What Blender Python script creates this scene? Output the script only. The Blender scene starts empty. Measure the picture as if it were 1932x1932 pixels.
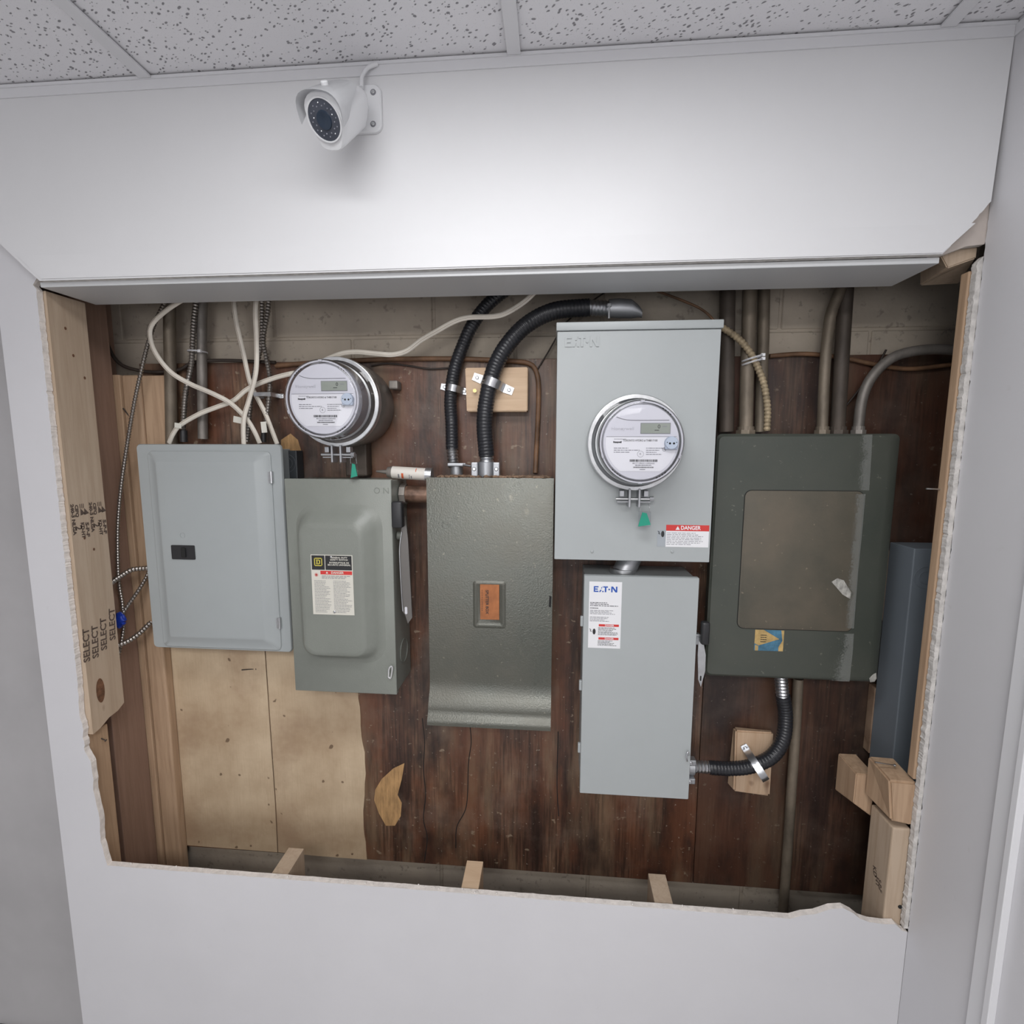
import bpy, bmesh, math, random
from mathutils import Vector, Matrix
random.seed(7)
PI = math.pi
SC = bpy.context.scene
COL = SC.collection

# ---------------------------------------------------------------- camera
CAM = Vector((0, -1.0, 1.72))
RIGHT = Vector((0.99647328, 0.08387058, 0.00259211))
DOWN = Vector((0.0128625, -0.12214835, -0.9924285))
FWD = Vector((-0.08291893, 0.98896183, -0.12279636))
cd = bpy.data.cameras.new('camera'); cam = bpy.data.objects.new('camera', cd); COL.objects.link(cam)
cd.sensor_width = 36; cd.lens = 940 / 1932 * 36; cd.clip_start = 0.01
m = Matrix((RIGHT, -DOWN, -FWD)).transposed().to_4x4(); m.translation = CAM
cam.matrix_world = m
SC.camera = cam

# ---------------------------------------------------------------- light
w = bpy.data.worlds.new('world'); SC.world = w; w.use_nodes = True
w.node_tree.nodes['Background'].inputs[0].default_value = (0.93, 0.95, 1, 1)
w.node_tree.nodes['Background'].inputs[1].default_value = 0.05
def area(loc, sx, sy, e, col=(1, 0.985, 0.965), rot=(0, 0, 0)):
    l = bpy.data.lights.new('ceiling_or_fill_lamp', 'AREA'); l.shape = 'RECTANGLE'; l.size = sx; l.size_y = sy
    l.energy = e; l.color = col
    o = bpy.data.objects.new('ceiling_or_fill_lamp', l); COL.objects.link(o); o.location = loc; o.rotation_euler = rot
    return o
area((-0.10, -0.68, 2.405), 0.80, 0.30, 9.0, (0.98, 0.985, 1))
area((-0.1, -2.1, 2.405), 1.2, 0.6, 40)
area((-0.9, -3.9, 1.55), 1.6, 1.2, 19, (0.97, 0.98, 1), (PI/2, 0, 0))  # added upright fill light at the rear wall, not a ceiling fixture
SC.view_settings.view_transform = 'Standard'
SC.view_settings.look = 'None'
SC.view_settings.gamma = 1
SC.view_settings.exposure = -0.06

# ---------------------------------------------------------------- helpers
def at(px, py, Y):
    d = RIGHT * ((px - 966) / 940) + DOWN * ((py - 966) / 940) + FWD
    return CAM + d * ((Y - CAM.y) / d.y)
def link(o): COL.objects.link(o); return o
def tag(o, label=None, cat=None, group=None, kind=None):
    if label: o['label'] = label
    if cat: o['category'] = cat
    if group: o['group'] = group
    if kind: o['kind'] = kind
    return o
def thing(name, loc, label, cat, group=None):
    o = link(bpy.data.objects.new(name, None)); o.location = loc; o.empty_display_size = 0.02
    return tag(o, label, cat, group)
def wpos(p):
    v = Vector((0, 0, 0))
    while p is not None:
        v += p.location; p = p.parent
    return v
def obj(name, bm, mats, parent=None, smooth=False, base=None):
    """bm is in world coordinates; the object's origin goes to its base point"""
    bmesh.ops.recalc_face_normals(bm, faces=bm.faces)
    me = bpy.data.meshes.new(name)
    if base is None:
        xs = [v.co for v in bm.verts]
        lo = Vector([min(c[i] for c in xs) for i in range(3)]); hi = Vector([max(c[i] for c in xs) for i in range(3)])
        base = Vector(((lo.x + hi.x) / 2, (lo.y + hi.y) / 2, lo.z))
    base = Vector(base)
    bmesh.ops.translate(bm, vec=-base, verts=bm.verts)
    bm.to_mesh(me); bm.free()
    if not isinstance(mats, (list, tuple)): mats = [mats]
    for mt in mats: me.materials.append(mt)
    if smooth:
        for p in me.polygons: p.use_smooth = max(abs(c) for c in p.normal) < 0.99995
        me.set_sharp_from_angle(angle=math.radians(38))
    o = link(bpy.data.objects.new(name, me))
    if parent is not None:
        o.parent = parent; o.location = base - wpos(parent)
    else: o.location = base
    return o
def B(): return bmesh.new()
def box(bm, x0, x1, y0, y1, z0, z1, r=0, seg=2, mat=None, mi=0):
    g = bmesh.ops.create_cube(bm, size=1, matrix=Matrix.Translation(((x0+x1)/2, (y0+y1)/2, (z0+z1)/2)) @ Matrix.Diagonal((abs(x1-x0), abs(y1-y0), abs(z1-z0), 1)))
    vs = g['verts']
    fs = {f for v in vs for f in v.link_faces}
    for f in fs: f.material_index = mi
    if mat: bmesh.ops.transform(bm, matrix=mat, verts=vs)
    if r: bmesh.ops.bevel(bm, geom=list({e for v in vs for e in v.link_edges}), offset=r, segments=seg, affect='EDGES', profile=0.5)
    return vs
def prism(bm, pts, y0, y1, mi=0, side_mi=None, wob=None):
    """outline pts [(x,z)] extruded from y0 (front) to y1"""
    a = [bm.verts.new((x, y0, z)) for x, z in pts]; b = [bm.verts.new((x, y1, z)) for x, z in pts]
    f = bm.faces.new(a); f.material_index = mi
    g = bm.faces.new(b[::-1]); g.material_index = mi
    n = len(a)
    for i in range(n):
        s = bm.faces.new((a[i], b[i], b[(i+1) % n], a[(i+1) % n])); s.material_index = mi if side_mi is None else side_mi
    return a + b
def loft(bm, loops, cap0=True, cap1=True, mi=0):
    L = [[bm.verts.new(p) for p in lp] for lp in loops]
    n = len(L[0])
    for a, b in zip(L, L[1:]):
        for i in range(n):
            f = bm.faces.new((a[i], a[(i+1) % n], b[(i+1) % n], b[i])); f.material_index = mi
    if cap0: bm.faces.new(L[0][::-1]).material_index = mi
    if cap1: bm.faces.new(L[-1]).material_index = mi
    return L
def rrect(x0, x1, z0, z1, r, n=5):
    out = []
    for cx, cz, a0 in ((x1-r, z1-r, 0), (x0+r, z1-r, 90), (x0+r, z0+r, 180), (x1-r, z0+r, 270)):
        for i in range(n+1):
            a = math.radians(a0 + 90*i/n); out.append((cx+r*math.cos(a), cz+r*math.sin(a)))
    return out
def rloop(x0, x1, z0, z1, r, y, n=5): return [(x, y, z) for x, z in rrect(x0, x1, z0, z1, r, n)]
def catmull(P, step):
    P = [Vector(p) for p in P]
    Q = [P[0]*2 - P[1]] + P + [P[-1]*2 - P[-2]]
    pts = []
    for i in range(1, len(Q)-2):
        a, b, c, d = Q[i-1:i+3]
        for k in range(24):
            t = k/24
            pts.append(0.5*((2*b) + (c-a)*t + (2*a-5*b+4*c-d)*t*t + (3*b-a-3*c+d)*t**3))
    pts.append(P[-1])
    S = [0]
    for a, b in zip(pts, pts[1:]): S.append(S[-1] + (b-a).length)
    n = max(2, int(S[-1]/step)); out = []; j = 0
    for k in range(n+1):
        s = S[-1]*k/n
        while j < len(S)-2 and S[j+1] < s: j += 1
        t = (s-S[j])/max(1e-9, S[j+1]-S[j]); out.append(pts[j].lerp(pts[j+1], min(1, max(0, t))))
    return out, S[-1]
def tube(bm, P, r, step=0.006, seg=12, rib=0, pitch=0.006, flat=1.0, straight=False, mi=0):
    """tube through points; rib = ridge height; flat = thickness ratio across the wall normal"""
    if rib: step = pitch/4
    if straight: 
        P = [Vector(p) for p in P]; pts, L = [], 0
        for a, b in zip(P, P[1:]):
            n = max(1, int((b-a).length/step)) if rib else 1
            pts += [a.lerp(b, i/n) for i in range(n)]; 
        pts.append(P[-1])
    else: pts, L = catmull(P, step)
    loops = []
    for i, p in enumerate(pts):
        T = (pts[min(i+1, len(pts)-1)] - pts[max(i-1, 0)]).normalized()
        N = T.cross(Vector((0, 1, 0)))
        if N.length < 0.3: N = T.cross(Vector((0, 0, 1)))
        N.normalize(); Bn = T.cross(N).normalized()
        rr = r + (rib*(1, 0.35, -0.6, 0.35)[i % 4] if rib else 0)
        loops.append([p + N*rr*math.cos(2*PI*k/seg) + Bn*rr*flat*math.sin(2*PI*k/seg) for k in range(seg)])
    loft(bm, loops, mi=mi)
    return pts
def cyl(bm, p0, p1, r0, r1=None, seg=24, mi=0):
    p0 = Vector(p0); p1 = Vector(p1); r1 = r0 if r1 is None else r1
    T = (p1-p0).normalized(); N = T.cross(Vector((0, 0, 1)))
    if N.length < 0.1: N = T.cross(Vector((0, 1, 0)))
    N.normalize(); Q = T.cross(N)
    loft(bm, [[p + (N*math.cos(2*PI*k/seg) + Q*math.sin(2*PI*k/seg))*r for k in range(seg)] for p, r in ((p0, r0), (p1, r1))], mi=mi)
def lathe(bm, c, axis, prof, seg=48, mi=0, cap0=True, cap1=True):
    """prof [(distance along axis, radius)]"""
    c = Vector(c); T = Vector(axis).normalized(); N = T.cross(Vector((0, 0, 1)))
    if N.length < 0.1: N = T.cross(Vector((1, 0, 0)))
    N.normalize(); Q = T.cross(N)
    loft(bm, [[c + T*d + (N*math.cos(2*PI*k/seg) + Q*math.sin(2*PI*k/seg))*r for k in range(seg)] for d, r in prof], mi=mi, cap0=cap0, cap1=cap1)
def ring(bm, c, axis, ro, ri, d0, d1, seg=48, mi=0):
    c = Vector(c); T = Vector(axis).normalized(); N = T.cross(Vector((0, 0, 1)))
    if N.length < 0.1: N = T.cross(Vector((1, 0, 0)))
    N.normalize(); Q = T.cross(N)
    lp = [[bm.verts.new(c + T*d + (N*math.cos(2*PI*k/seg) + Q*math.sin(2*PI*k/seg))*r) for k in range(seg)] for d, r in ((d0, ri), (d0, ro), (d1, ro), (d1, ri))]
    for j in range(4):
        a, b = lp[j], lp[(j+1) % 4]
        for i in range(seg): bm.faces.new((a[i], a[(i+1) % seg], b[(i+1) % seg], b[i])).material_index = mi
def screw(name, p, r, mat, parent, axis=(0, -1, 0)):
    bm = B(); lathe(bm, p, axis, [(0, r), (r*0.35, r), (r*0.6, r*0.7)], seg=14)
    o = obj(name, bm, mat, parent, True)
    return o
def text(name, s, x, z, y, size, mat, parent, rot=0, width=None, align='CENTER', bold=0.0, extrude=0.00015, space=1.0, shear=0):
    c = bpy.data.curves.new(name, 'FONT'); c.body = s; c.size = size; c.align_x = align; c.align_y = 'CENTER'
    c.offset = bold; c.extrude = extrude; c.space_character = space; c.resolution_u = 3; c.shear = shear
    t = bpy.data.objects.new(name, c); COL.objects.link(t)
    bpy.context.view_layer.update()
    me = bpy.data.meshes.new_from_object(t.evaluated_get(bpy.context.evaluated_depsgraph_get()))
    bpy.data.objects.remove(t); bpy.data.curves.remove(c)
    bm = B(); bm.from_mesh(me); bpy.data.meshes.remove(me)
    if width:
        xs = [v.co.x for v in bm.verts]; k = width/(max(xs)-min(xs)); bmesh.ops.scale(bm, vec=(k, 1, 1), verts=bm.verts)
    M = Matrix.Translation((x, y, z)) @ Matrix.Rotation(math.radians(-rot), 4, 'Y') @ Matrix.Rotation(PI/2, 4, 'X')
    bmesh.ops.transform(bm, matrix=M, verts=bm.verts)
    return obj(name, bm, mat, parent)
def bars(name, x0, x1, zt, zb, n, y, mat, parent, fill=0.5, seed=1, min_len=0.6):
    """lines of print too small to read: broken thin strokes"""
    R = random.Random(seed); bm = B(); dz = (zt-zb)/n
    for i in range(n):
        z = zt - dz*(i+0.5); x = x0; end = x0 + (x1-x0)*R.uniform(min_len, 1)
        h = dz*fill/2
        while x < end:
            wl = R.uniform(0.04, 0.16)*(x1-x0); xe = min(end, x+wl)
            a = [bm.verts.new(p) for p in ((x, y, z-h), (xe, y, z-h), (xe, y, z+h), (x, y, z+h))]; bm.faces.new(a)
            x = xe + 0.02*(x1-x0)
    return obj(name, bm, mat, parent)
def plate(name, x0, x1, z0, z1, y, mat, parent, t=0.0005, r=0):
    bm = B(); prism(bm, rrect(x0, x1, z0, z1, r, 3) if r else [(x0, z0), (x1, z0), (x1, z1), (x0, z1)], y-t, y)
    return obj(name, bm, mat, parent)

q = lambda px, py, Y: (at(px, py, Y).x, at(px, py, Y).z)
def yz(pts, Y): return [q(px, py, Y) for px, py in pts]
def path(pts, Y):
    if isinstance(Y, (int, float)): return [at(x, y, Y) for x, y in pts]
    n = len(pts); return [at(x, y, Y[i] if isinstance(Y, list) else Y) for i, (x, y) in enumerate(pts)]
# ---------------------------------------------------------------- materials
def mat(name, col, rough=0.6, metal=0, spec=0.5, noise=None, bump=None, extra=None):
    """noise (scale, amount, stretch): colour mottling; bump (scale, strength)"""
    mt = bpy.data.materials.new(name); mt.use_nodes = True; nt = mt.node_tree; N = nt.nodes; L = nt.links
    bs = N['Principled BSDF']; bs.inputs['Roughness'].default_value = rough; bs.inputs['Metallic'].default_value = metal
    bs.inputs['Specular IOR Level'].default_value = spec
    bs.inputs['Base Color'].default_value = (*col, 1)
    tc = N.new('ShaderNodeTexCoord')
    if noise:
        sc, am, st = noise
        mp = N.new('ShaderNodeMapping'); mp.inputs['Scale'].default_value = st; L.new(tc.outputs['Object'], mp.inputs[0])
        nz = N.new('ShaderNodeTexNoise'); nz.inputs['Scale'].default_value = sc; nz.inputs['Detail'].default_value = 7; nz.inputs['Roughness'].default_value = 0.6
        L.new(mp.outputs[0], nz.inputs['Vector'])
        rp = N.new('ShaderNodeValToRGB'); L.new(nz.outputs['Fac'], rp.inputs[0])
        rp.color_ramp.elements[0].position = 0.37; rp.color_ramp.elements[1].position = 0.63
        rp.color_ramp.elements[0].color = (*[max(0, c*(1-am)) for c in col], 1); rp.color_ramp.elements[1].color = (*[min(1, c*(1+am)) for c in col], 1)
        L.new(rp.outputs[0], bs.inputs['Base Color'])
    if bump:
        nb = N.new('ShaderNodeTexNoise'); nb.inputs['Scale'].default_value = bump[0]; nb.inputs['Detail'].default_value = 4
        L.new(tc.outputs['Object'], nb.inputs['Vector'])
        bp = N.new('ShaderNodeBump'); bp.inputs['Strength'].default_value = bump[1]; bp.inputs['Distance'].default_value = 0.002
        L.new(nb.outputs['Fac'], bp.inputs['Height']); L.new(bp.outputs[0], bs.inputs['Normal'])
    if extra: extra(nt, bs, tc)
    return mt
def ramp(nt, fac, stops):
    r = nt.nodes.new('ShaderNodeValToRGB'); nt.links.new(fac, r.inputs[0]); e = r.color_ramp.elements
    while len(e) < len(stops): e.new(0.5)
    for k, (p, c) in enumerate(stops): e[k].position = p; e[k].color = (*c, 1) if len(c) == 3 else c
    return r.outputs[0]
def noise(nt, vec, scale, st=(1, 1, 1), detail=6, rough=0.6, loc=(0, 0, 0), dist=0):
    mp = nt.nodes.new('ShaderNodeMapping'); mp.inputs['Scale'].default_value = st; mp.inputs['Location'].default_value = loc
    nt.links.new(vec, mp.inputs[0])
    n = nt.nodes.new('ShaderNodeTexNoise'); n.inputs['Scale'].default_value = scale; n.inputs['Detail'].default_value = detail
    n.inputs['Roughness'].default_value = rough; n.inputs['Distortion'].default_value = dist
    nt.links.new(mp.outputs[0], n.inputs['Vector']); return n.outputs['Fac']
def mix(nt, fac, a, b, mode='MIX'):
    m = nt.nodes.new('ShaderNodeMix'); m.data_type = 'RGBA'; m.blend_type = mode
    if isinstance(fac, (int, float)): m.inputs[0].default_value = fac
    else: nt.links.new(fac, m.inputs[0])
    for i, v in ((6, a), (7, b)):
        if isinstance(v, tuple): m.inputs[i].default_value = (*v, 1)
        else: nt.links.new(v, m.inputs[i])
    return m.outputs[2]
BW = lambda v: (v, v, v)

def wall_extra(nt, bs, tc):
    a = noise(nt, tc.outputs['Object'], 1.7); b = noise(nt, tc.outputs['Object'], 26, detail=3)
    c = ramp(nt, a, [(0.3, (0.60, 0.595, 0.615)), (0.7, (0.66, 0.655, 0.675))])
    d = ramp(nt, b, [(0.70, BW(0.0)), (0.80, BW(0.45))])
    nt.links.new(mix(nt, d, c, (0.55, 0.54, 0.54)), bs.inputs['Base Color'])
M_WALL = mat('painted_drywall', (0.72, 0.715, 0.73), 0.42, extra=wall_extra, bump=(140, 0.05))
M_HEADER = mat('header_paint', (0.74, 0.74, 0.75), 0.45, noise=(1.5, 0.02, (1, 1, 1)), bump=(140, 0.04))
M_GYP = mat('torn_gypsum', (0.58, 0.555, 0.53), 0.95, noise=(60, 0.14, (1, 1, 1)), bump=(160, 0.8))
M_GYP2 = mat('fresh_cut_gypsum', (0.76, 0.71, 0.67), 0.95, noise=(70, 0.10, (1, 1, 1)), bump=(160, 0.6))
M_WALLG = mat('greyer_wall', (0.44, 0.43, 0.435), 0.45, noise=(3, 0.06, (1, 1, 1)))  # even grey for the left recess, darker than the front wall
M_PAPER = mat('drywall_paper', (0.53, 0.47, 0.43), 0.9, noise=(8, 0.1, (1, 1, 1)))
M_TRIM = mat('white_trim', (0.74, 0.74, 0.76), 0.35)
def tile_extra(nt, bs, tc):
    v = nt.nodes.new('ShaderNodeMapping'); nt.links.new(tc.outputs['Object'], v.inputs[0]); v.inputs['Rotation'].default_value = (0, 0, 0.5)
    nz = nt.nodes.new('ShaderNodeTexNoise'); nz.inputs['Scale'].default_value = 25; nt.links.new(v.outputs[0], nz.inputs['Vector'])
    ad = nt.nodes.new('ShaderNodeVectorMath'); ad.operation = 'MULTIPLY_ADD'; nt.links.new(nz.outputs['Color'], ad.inputs[0]); ad.inputs[1].default_value = (0.018, 0.018, 0); nt.links.new(v.outputs[0], ad.inputs[2])
    mp = nt.nodes.new('ShaderNodeMapping'); mp.inputs['Scale'].default_value = (105, 185, 0); nt.links.new(ad.outputs[0], mp.inputs[0])
    vo = nt.nodes.new('ShaderNodeTexVoronoi'); vo.inputs['Scale'].default_value = 1; nt.links.new(mp.outputs[0], vo.inputs['Vector'])
    sub = nt.nodes.new('ShaderNodeMath'); sub.operation = 'MULTIPLY_ADD'
    sp = nt.nodes.new('ShaderNodeSeparateColor'); nt.links.new(vo.outputs['Color'], sp.inputs[0])
    nt.links.new(sp.outputs[0], sub.inputs[0]); sub.inputs[1].default_value = 0.38; nt.links.new(vo.outputs['Distance'], sub.inputs[2])
    pit = ramp(nt, sub.outputs[0], [(0.30, BW(0.85)), (0.42, BW(0))])
    mp2 = nt.nodes.new('ShaderNodeMapping'); mp2.inputs['Scale'].default_value = (330, 330, 0); nt.links.new(v.outputs[0], mp2.inputs[0])
    vo2 = nt.nodes.new('ShaderNodeTexVoronoi'); vo2.inputs['Scale'].default_value = 1; nt.links.new(mp2.outputs[0], vo2.inputs['Vector'])
    fine = ramp(nt, vo2.outputs['Distance'], [(0.08, BW(0.35)), (0.2, BW(0))])
    c = mix(nt, pit, (0.84, 0.835, 0.86), (0.19, 0.185, 0.20)); c = mix(nt, fine, c, (0.35, 0.34, 0.36))
    nt.links.new(c, bs.inputs['Base Color'])
    bp = nt.nodes.new('ShaderNodeBump'); bp.invert = True; bp.inputs['Distance'].default_value = 0.003; bp.inputs['Strength'].default_value = 0.6
    nt.links.new(pit, bp.inputs['Height']); nt.links.new(bp.outputs[0], bs.inputs['Normal'])
M_TILE = mat('fissured_ceiling_tile', (0.7, 0.7, 0.71), 0.95, extra=tile_extra)
def block_extra(nt, bs, tc):
    O = tc.outputs['Object']
    a = noise(nt, O, 3.2, (1, 1, 1), loc=(3, 0, 1)); b = noise(nt, O, 55, detail=5); s = noise(nt, O, 1.2, (1, 1, 0.7), loc=(9, 2, 0))
    c = ramp(nt, a, [(0.3, (0.40, 0.34, 0.275)), (0.7, (0.56, 0.49, 0.40))])
    c = mix(nt, ramp(nt, b, [(0.60, BW(0)), (0.68, BW(0.45))]), c, (0.14, 0.12, 0.10))
    c = mix(nt, ramp(nt, s, [(0.42, BW(0.45)), (0.6, BW(0))]), c, (0.10, 0.09, 0.085))
    nt.links.new(c, bs.inputs['Base Color'])
M_BLOCK = mat('painted_concrete_block', (0.4, 0.37, 0.32), 0.85, extra=block_extra, bump=(90, 0.35))
def ply_extra(nt, bs, tc, dark=0.0):
    O = tc.outputs['Object']
    a = noise(nt, O, 5, (2.2, 1, 0.45), detail=8, loc=(1.3, 0, 2)); g = noise(nt, O, 46, (4, 1, 0.16), detail=5)
    c = ramp(nt, a, [(0.33, (0.020, 0.012, 0.010)), (0.43, (0.062, 0.032, 0.023)), (0.53, (0.135, 0.068, 0.042)), (0.66, (0.25, 0.155, 0.098))])
    c = mix(nt, ramp(nt, g, [(0.42, BW(0.65)), (0.56, BW(0))]), c, (0.030, 0.018, 0.013))
    st = noise(nt, O, 2.6, (3.5, 1, 0.5), loc=(7, 0, 4)); c = mix(nt, ramp(nt, st, [(0.50, BW(0)), (0.62, BW(0.75))]), c, (0.22, 0.145, 0.09))
    rd = noise(nt, O, 3.1, (2, 1, 0.7), loc=(17, 0, 4)); c = mix(nt, ramp(nt, rd, [(0.48, BW(0)), (0.58, BW(0.6))]), c, (0.16, 0.060, 0.030))
    dk = noise(nt, O, 2.1, (1.5, 1, 0.8), loc=(2, 0, 8)); c = mix(nt, ramp(nt, dk, [(0.37, BW(0.9)), (0.48, BW(0))]), c, (0.024, 0.017, 0.015))
    ha = noise(nt, O, 6.5, (1, 1, 1), loc=(4, 0, 1)); c = mix(nt, ramp(nt, ha, [(0.52, BW(0)), (0.70, BW(0.32))]), c, (0.24, 0.18, 0.14))
    sp = noise(nt, O, 42, (1, 1, 1.3), detail=2); c = mix(nt, ramp(nt, sp, [(0.69, BW(0)), (0.75, BW(0.6))]), c, (0.34, 0.27, 0.19))
    sp2 = noise(nt, O, 120, (1, 1, 1), detail=2); c = mix(nt, ramp(nt, sp2, [(0.70, BW(0)), (0.74, BW(0.5))]), c, (0.42, 0.38, 0.31))
    if dark: c = mix(nt, dark, c, (0.030, 0.018, 0.015))
    nt.links.new(c, bs.inputs['Base Color'])
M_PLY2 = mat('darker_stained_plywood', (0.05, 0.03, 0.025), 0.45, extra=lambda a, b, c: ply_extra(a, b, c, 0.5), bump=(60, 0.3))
M_PLY = mat('dark_stained_plywood', (0.09, 0.04, 0.025), 0.42, extra=ply_extra, bump=(60, 0.3))
def cream_extra(nt, bs, tc):
    O = tc.outputs['Object']
    a = noise(nt, O, 4, (1, 1, 1), detail=6); g = noise(nt, O, 50, (5, 1, 0.3), detail=3); s = noise(nt, O, 3, (1, 1, 1), loc=(5, 5, 5)); k = noise(nt, O, 38, (1, 1, 1), detail=1)
    c = ramp(nt, a, [(0.36, (0.42, 0.30, 0.19)), (0.6, (0.61, 0.48, 0.33))])
    c = mix(nt, ramp(nt, g, [(0.3, BW(0.25)), (0.5, BW(0))]), c, (0.4, 0.28, 0.17))
    c = mix(nt, ramp(nt, s, [(0.53, BW(0)), (0.65, BW(0.6))]), c, (0.34, 0.225, 0.145))
    c = mix(nt, ramp(nt, k, [(0.73, BW(0)), (0.76, BW(0.8))]), c, (0.12, 0.07, 0.04))
    nt.links.new(c, bs.inputs['Base Color'])
M_CREAM = mat('cream_paint', (0.5, 0.38, 0.25), 0.6, extra=cream_extra, bump=(70, 0.15))
def wood(name, light, dark, st=(9, 9, 0.5), rough=0.65, knots=True):
    def ex(nt, bs, tc):
        O = tc.outputs['Object']
        g = noise(nt, O, 9, st, detail=6, dist=0.6); b = noise(nt, O, 2.5, (1, 1, 0.4))
        c = ramp(nt, g, [(0.3, dark), (0.6, light)])
        c = mix(nt, ramp(nt, b, [(0.4, BW(0.35)), (0.65, BW(0))]), c, tuple(x*0.72 for x in light))
        if knots:
            k = noise(nt, O, 17, (1, 1, 0.7), detail=1, loc=(4, 1, 0)); c = mix(nt, ramp(nt, k, [(0.76, BW(0)), (0.82, BW(0.85))]), c, (0.13, 0.06, 0.03))
        nt.links.new(c, bs.inputs['Base Color'])
    return mat(name, light, rough, extra=ex, bump=(80, 0.15))
M_STUD = wood('pale_spruce', (0.53, 0.415, 0.31), (0.43, 0.32, 0.225))
M_WARM = wood('warm_spruce', (0.50, 0.345, 0.225), (0.35, 0.225, 0.14))
M_BROWNW = wood('brown_board', (0.30, 0.19, 0.14), (0.22, 0.135, 0.095))  # darker brown wood for spacer board, head plate and cavity side
M_PINE = wood('fresh_pine', (0.72, 0.53, 0.36), (0.60, 0.41, 0.26), st=(0.6, 4, 10), knots=False)
M_KNOT = wood('knotty_old_pine', (0.32, 0.22, 0.15), (0.16, 0.09, 0.055), st=(3, 3, 2))
M_GREY = mat('light_grey_enamel', (0.36, 0.386, 0.39), 0.38, noise=(3, 0.03, (1, 1, 1)), bump=(240, 0.03))
M_GREY2 = mat('pale_grey_enamel', (0.395, 0.42, 0.424), 0.36, noise=(2.5, 0.03, (1, 1, 1)), bump=(300, 0.03))
M_SQ = mat('sage_grey_enamel', (0.215, 0.228, 0.203), 0.33, noise=(6, 0.05, (1, 1, 1)), bump=(420, 0.18))
def dusty(col, dust, amt, rough, bumps, sc=5):
    def ex(nt, bs, tc):
        O = tc.outputs['Object']
        a = noise(nt, O, sc, (1, 1, 1), detail=8, loc=(2, 1, 3)); s = noise(nt, O, 90, detail=2); t = noise(nt, O, 18, (1.6, 1, 0.8), detail=2, loc=(1, 4, 2))
        c = mix(nt, ramp(nt, a, [(0.35, BW(0)), (0.7, BW(amt))]), col, dust)
        c = mix(nt, ramp(nt, s, [(0.70, BW(0)), (0.76, BW(0.5))]), c, tuple(min(1, x*2.2) for x in dust))
        c = mix(nt, ramp(nt, t, [(0.73, BW(0)), (0.8, BW(0.35))]), c, tuple(min(1, x*1.8) for x in dust))
        nt.links.new(c, bs.inputs['Base Color'])
        ro = ramp(nt, a, [(0.3, BW(rough-0.08)), (0.7, BW(rough+0.12))]); nt.links.new(ro, bs.inputs['Roughness'])
    return ex
M_SPL = mat('hammered_olive_enamel', (0.115, 0.125, 0.105), 0.32, spec=0.95, extra=dusty((0.082, 0.088, 0.072), (0.125, 0.114, 0.088), 0.6, 0.30, 0), bump=(300, 0.3))
M_SPL.node_tree.nodes['Principled BSDF'].inputs['Metallic'].default_value = 0.35
M_GREEN = mat('dark_green_enamel', (0.07, 0.085, 0.07), 0.42, extra=dusty((0.058, 0.066, 0.056), (0.092, 0.092, 0.075), 0.5, 0.42, 0), bump=(220, 0.12))
M_GDOOR = mat('dusty_brown_green_door', (0.10, 0.09, 0.07), 0.55, extra=dusty((0.078, 0.074, 0.057), (0.15, 0.122, 0.09), 0.8, 0.55, 0, 7), bump=(220, 0.2))
M_SCUFF = mat('pale_plaster_dust', (0.38, 0.37, 0.34), 0.9, noise=(120, 0.35, (1, 1, 0.5)))
M_WIRE = mat('blue_grey_enamel', (0.17, 0.195, 0.22), 0.45, noise=(3, 0.04, (1, 1, 1)))
M_DKBOX = mat('charcoal_enamel', (0.035, 0.04, 0.045), 0.4)
M_STEEL = mat('galvanised_steel', (0.62, 0.63, 0.64), 0.3, 0.9, noise=(40, 0.12, (1, 1, 1)))
M_BRIGHT = mat('bright_zinc', (0.58, 0.59, 0.61), 0.28, 0.95)
M_ARM = mat('armoured_cable_metal', (0.36, 0.335, 0.31), 0.32, 0.9)
M_ARMOLD = mat('dusty_armour', (0.40, 0.32, 0.21), 0.6, 0.3, noise=(60, 0.3, (1, 1, 1)))
M_CAST = mat('cast_zinc', (0.45, 0.46, 0.48), 0.42, 0.8, bump=(200, 0.1))
M_PIPE = mat('tarnished_conduit', (0.20, 0.165, 0.125), 0.55, 0.35, noise=(10, 0.4, (1, 1, 0.4)), bump=(90, 0.3))
M_PIPED = mat('dark_grimy_conduit', (0.085, 0.068, 0.055), 0.6, 0.3, noise=(10, 0.4, (1, 1, 0.4)))
M_PIPEG = mat('weathered_grey_conduit', (0.22, 0.20, 0.18), 0.5, 0.4, noise=(14, 0.35, (1, 1, 0.4)))
M_RUST = mat('reddish_conduit', (0.20, 0.12, 0.085), 0.35, 0.4, noise=(30, 0.5, (1, 1, 1)))
M_BLACK = mat('black_pvc_jacket', (0.018, 0.019, 0.023), 0.32)
M_BLKP = mat('black_plastic', (0.022, 0.022, 0.024), 0.4)
M_DARK = mat('dark_hole', (0.01, 0.01, 0.01), 0.8)
M_CABLE = mat('white_cable_jacket', (0.70, 0.65, 0.57), 0.5, noise=(12, 0.1, (1, 1, 1)))
M_OLD = mat('old_brown_cable', (0.16, 0.085, 0.045), 0.6, noise=(20, 0.35, (1, 1, 1)))
M_OLDD = mat('black_old_cable', (0.035, 0.025, 0.02), 0.6)
M_WHITE = mat('white_plastic', (0.80, 0.80, 0.82), 0.28)
M_CAMW = mat('camera_white_metal', (0.78, 0.785, 0.80), 0.3)
M_LABEL = mat('white_label', (0.80, 0.80, 0.82), 0.4)
M_LABELC = mat('cream_label', (0.66, 0.64, 0.57), 0.45)
M_RED = mat('danger_red', (0.62, 0.045, 0.04), 0.4)
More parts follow.
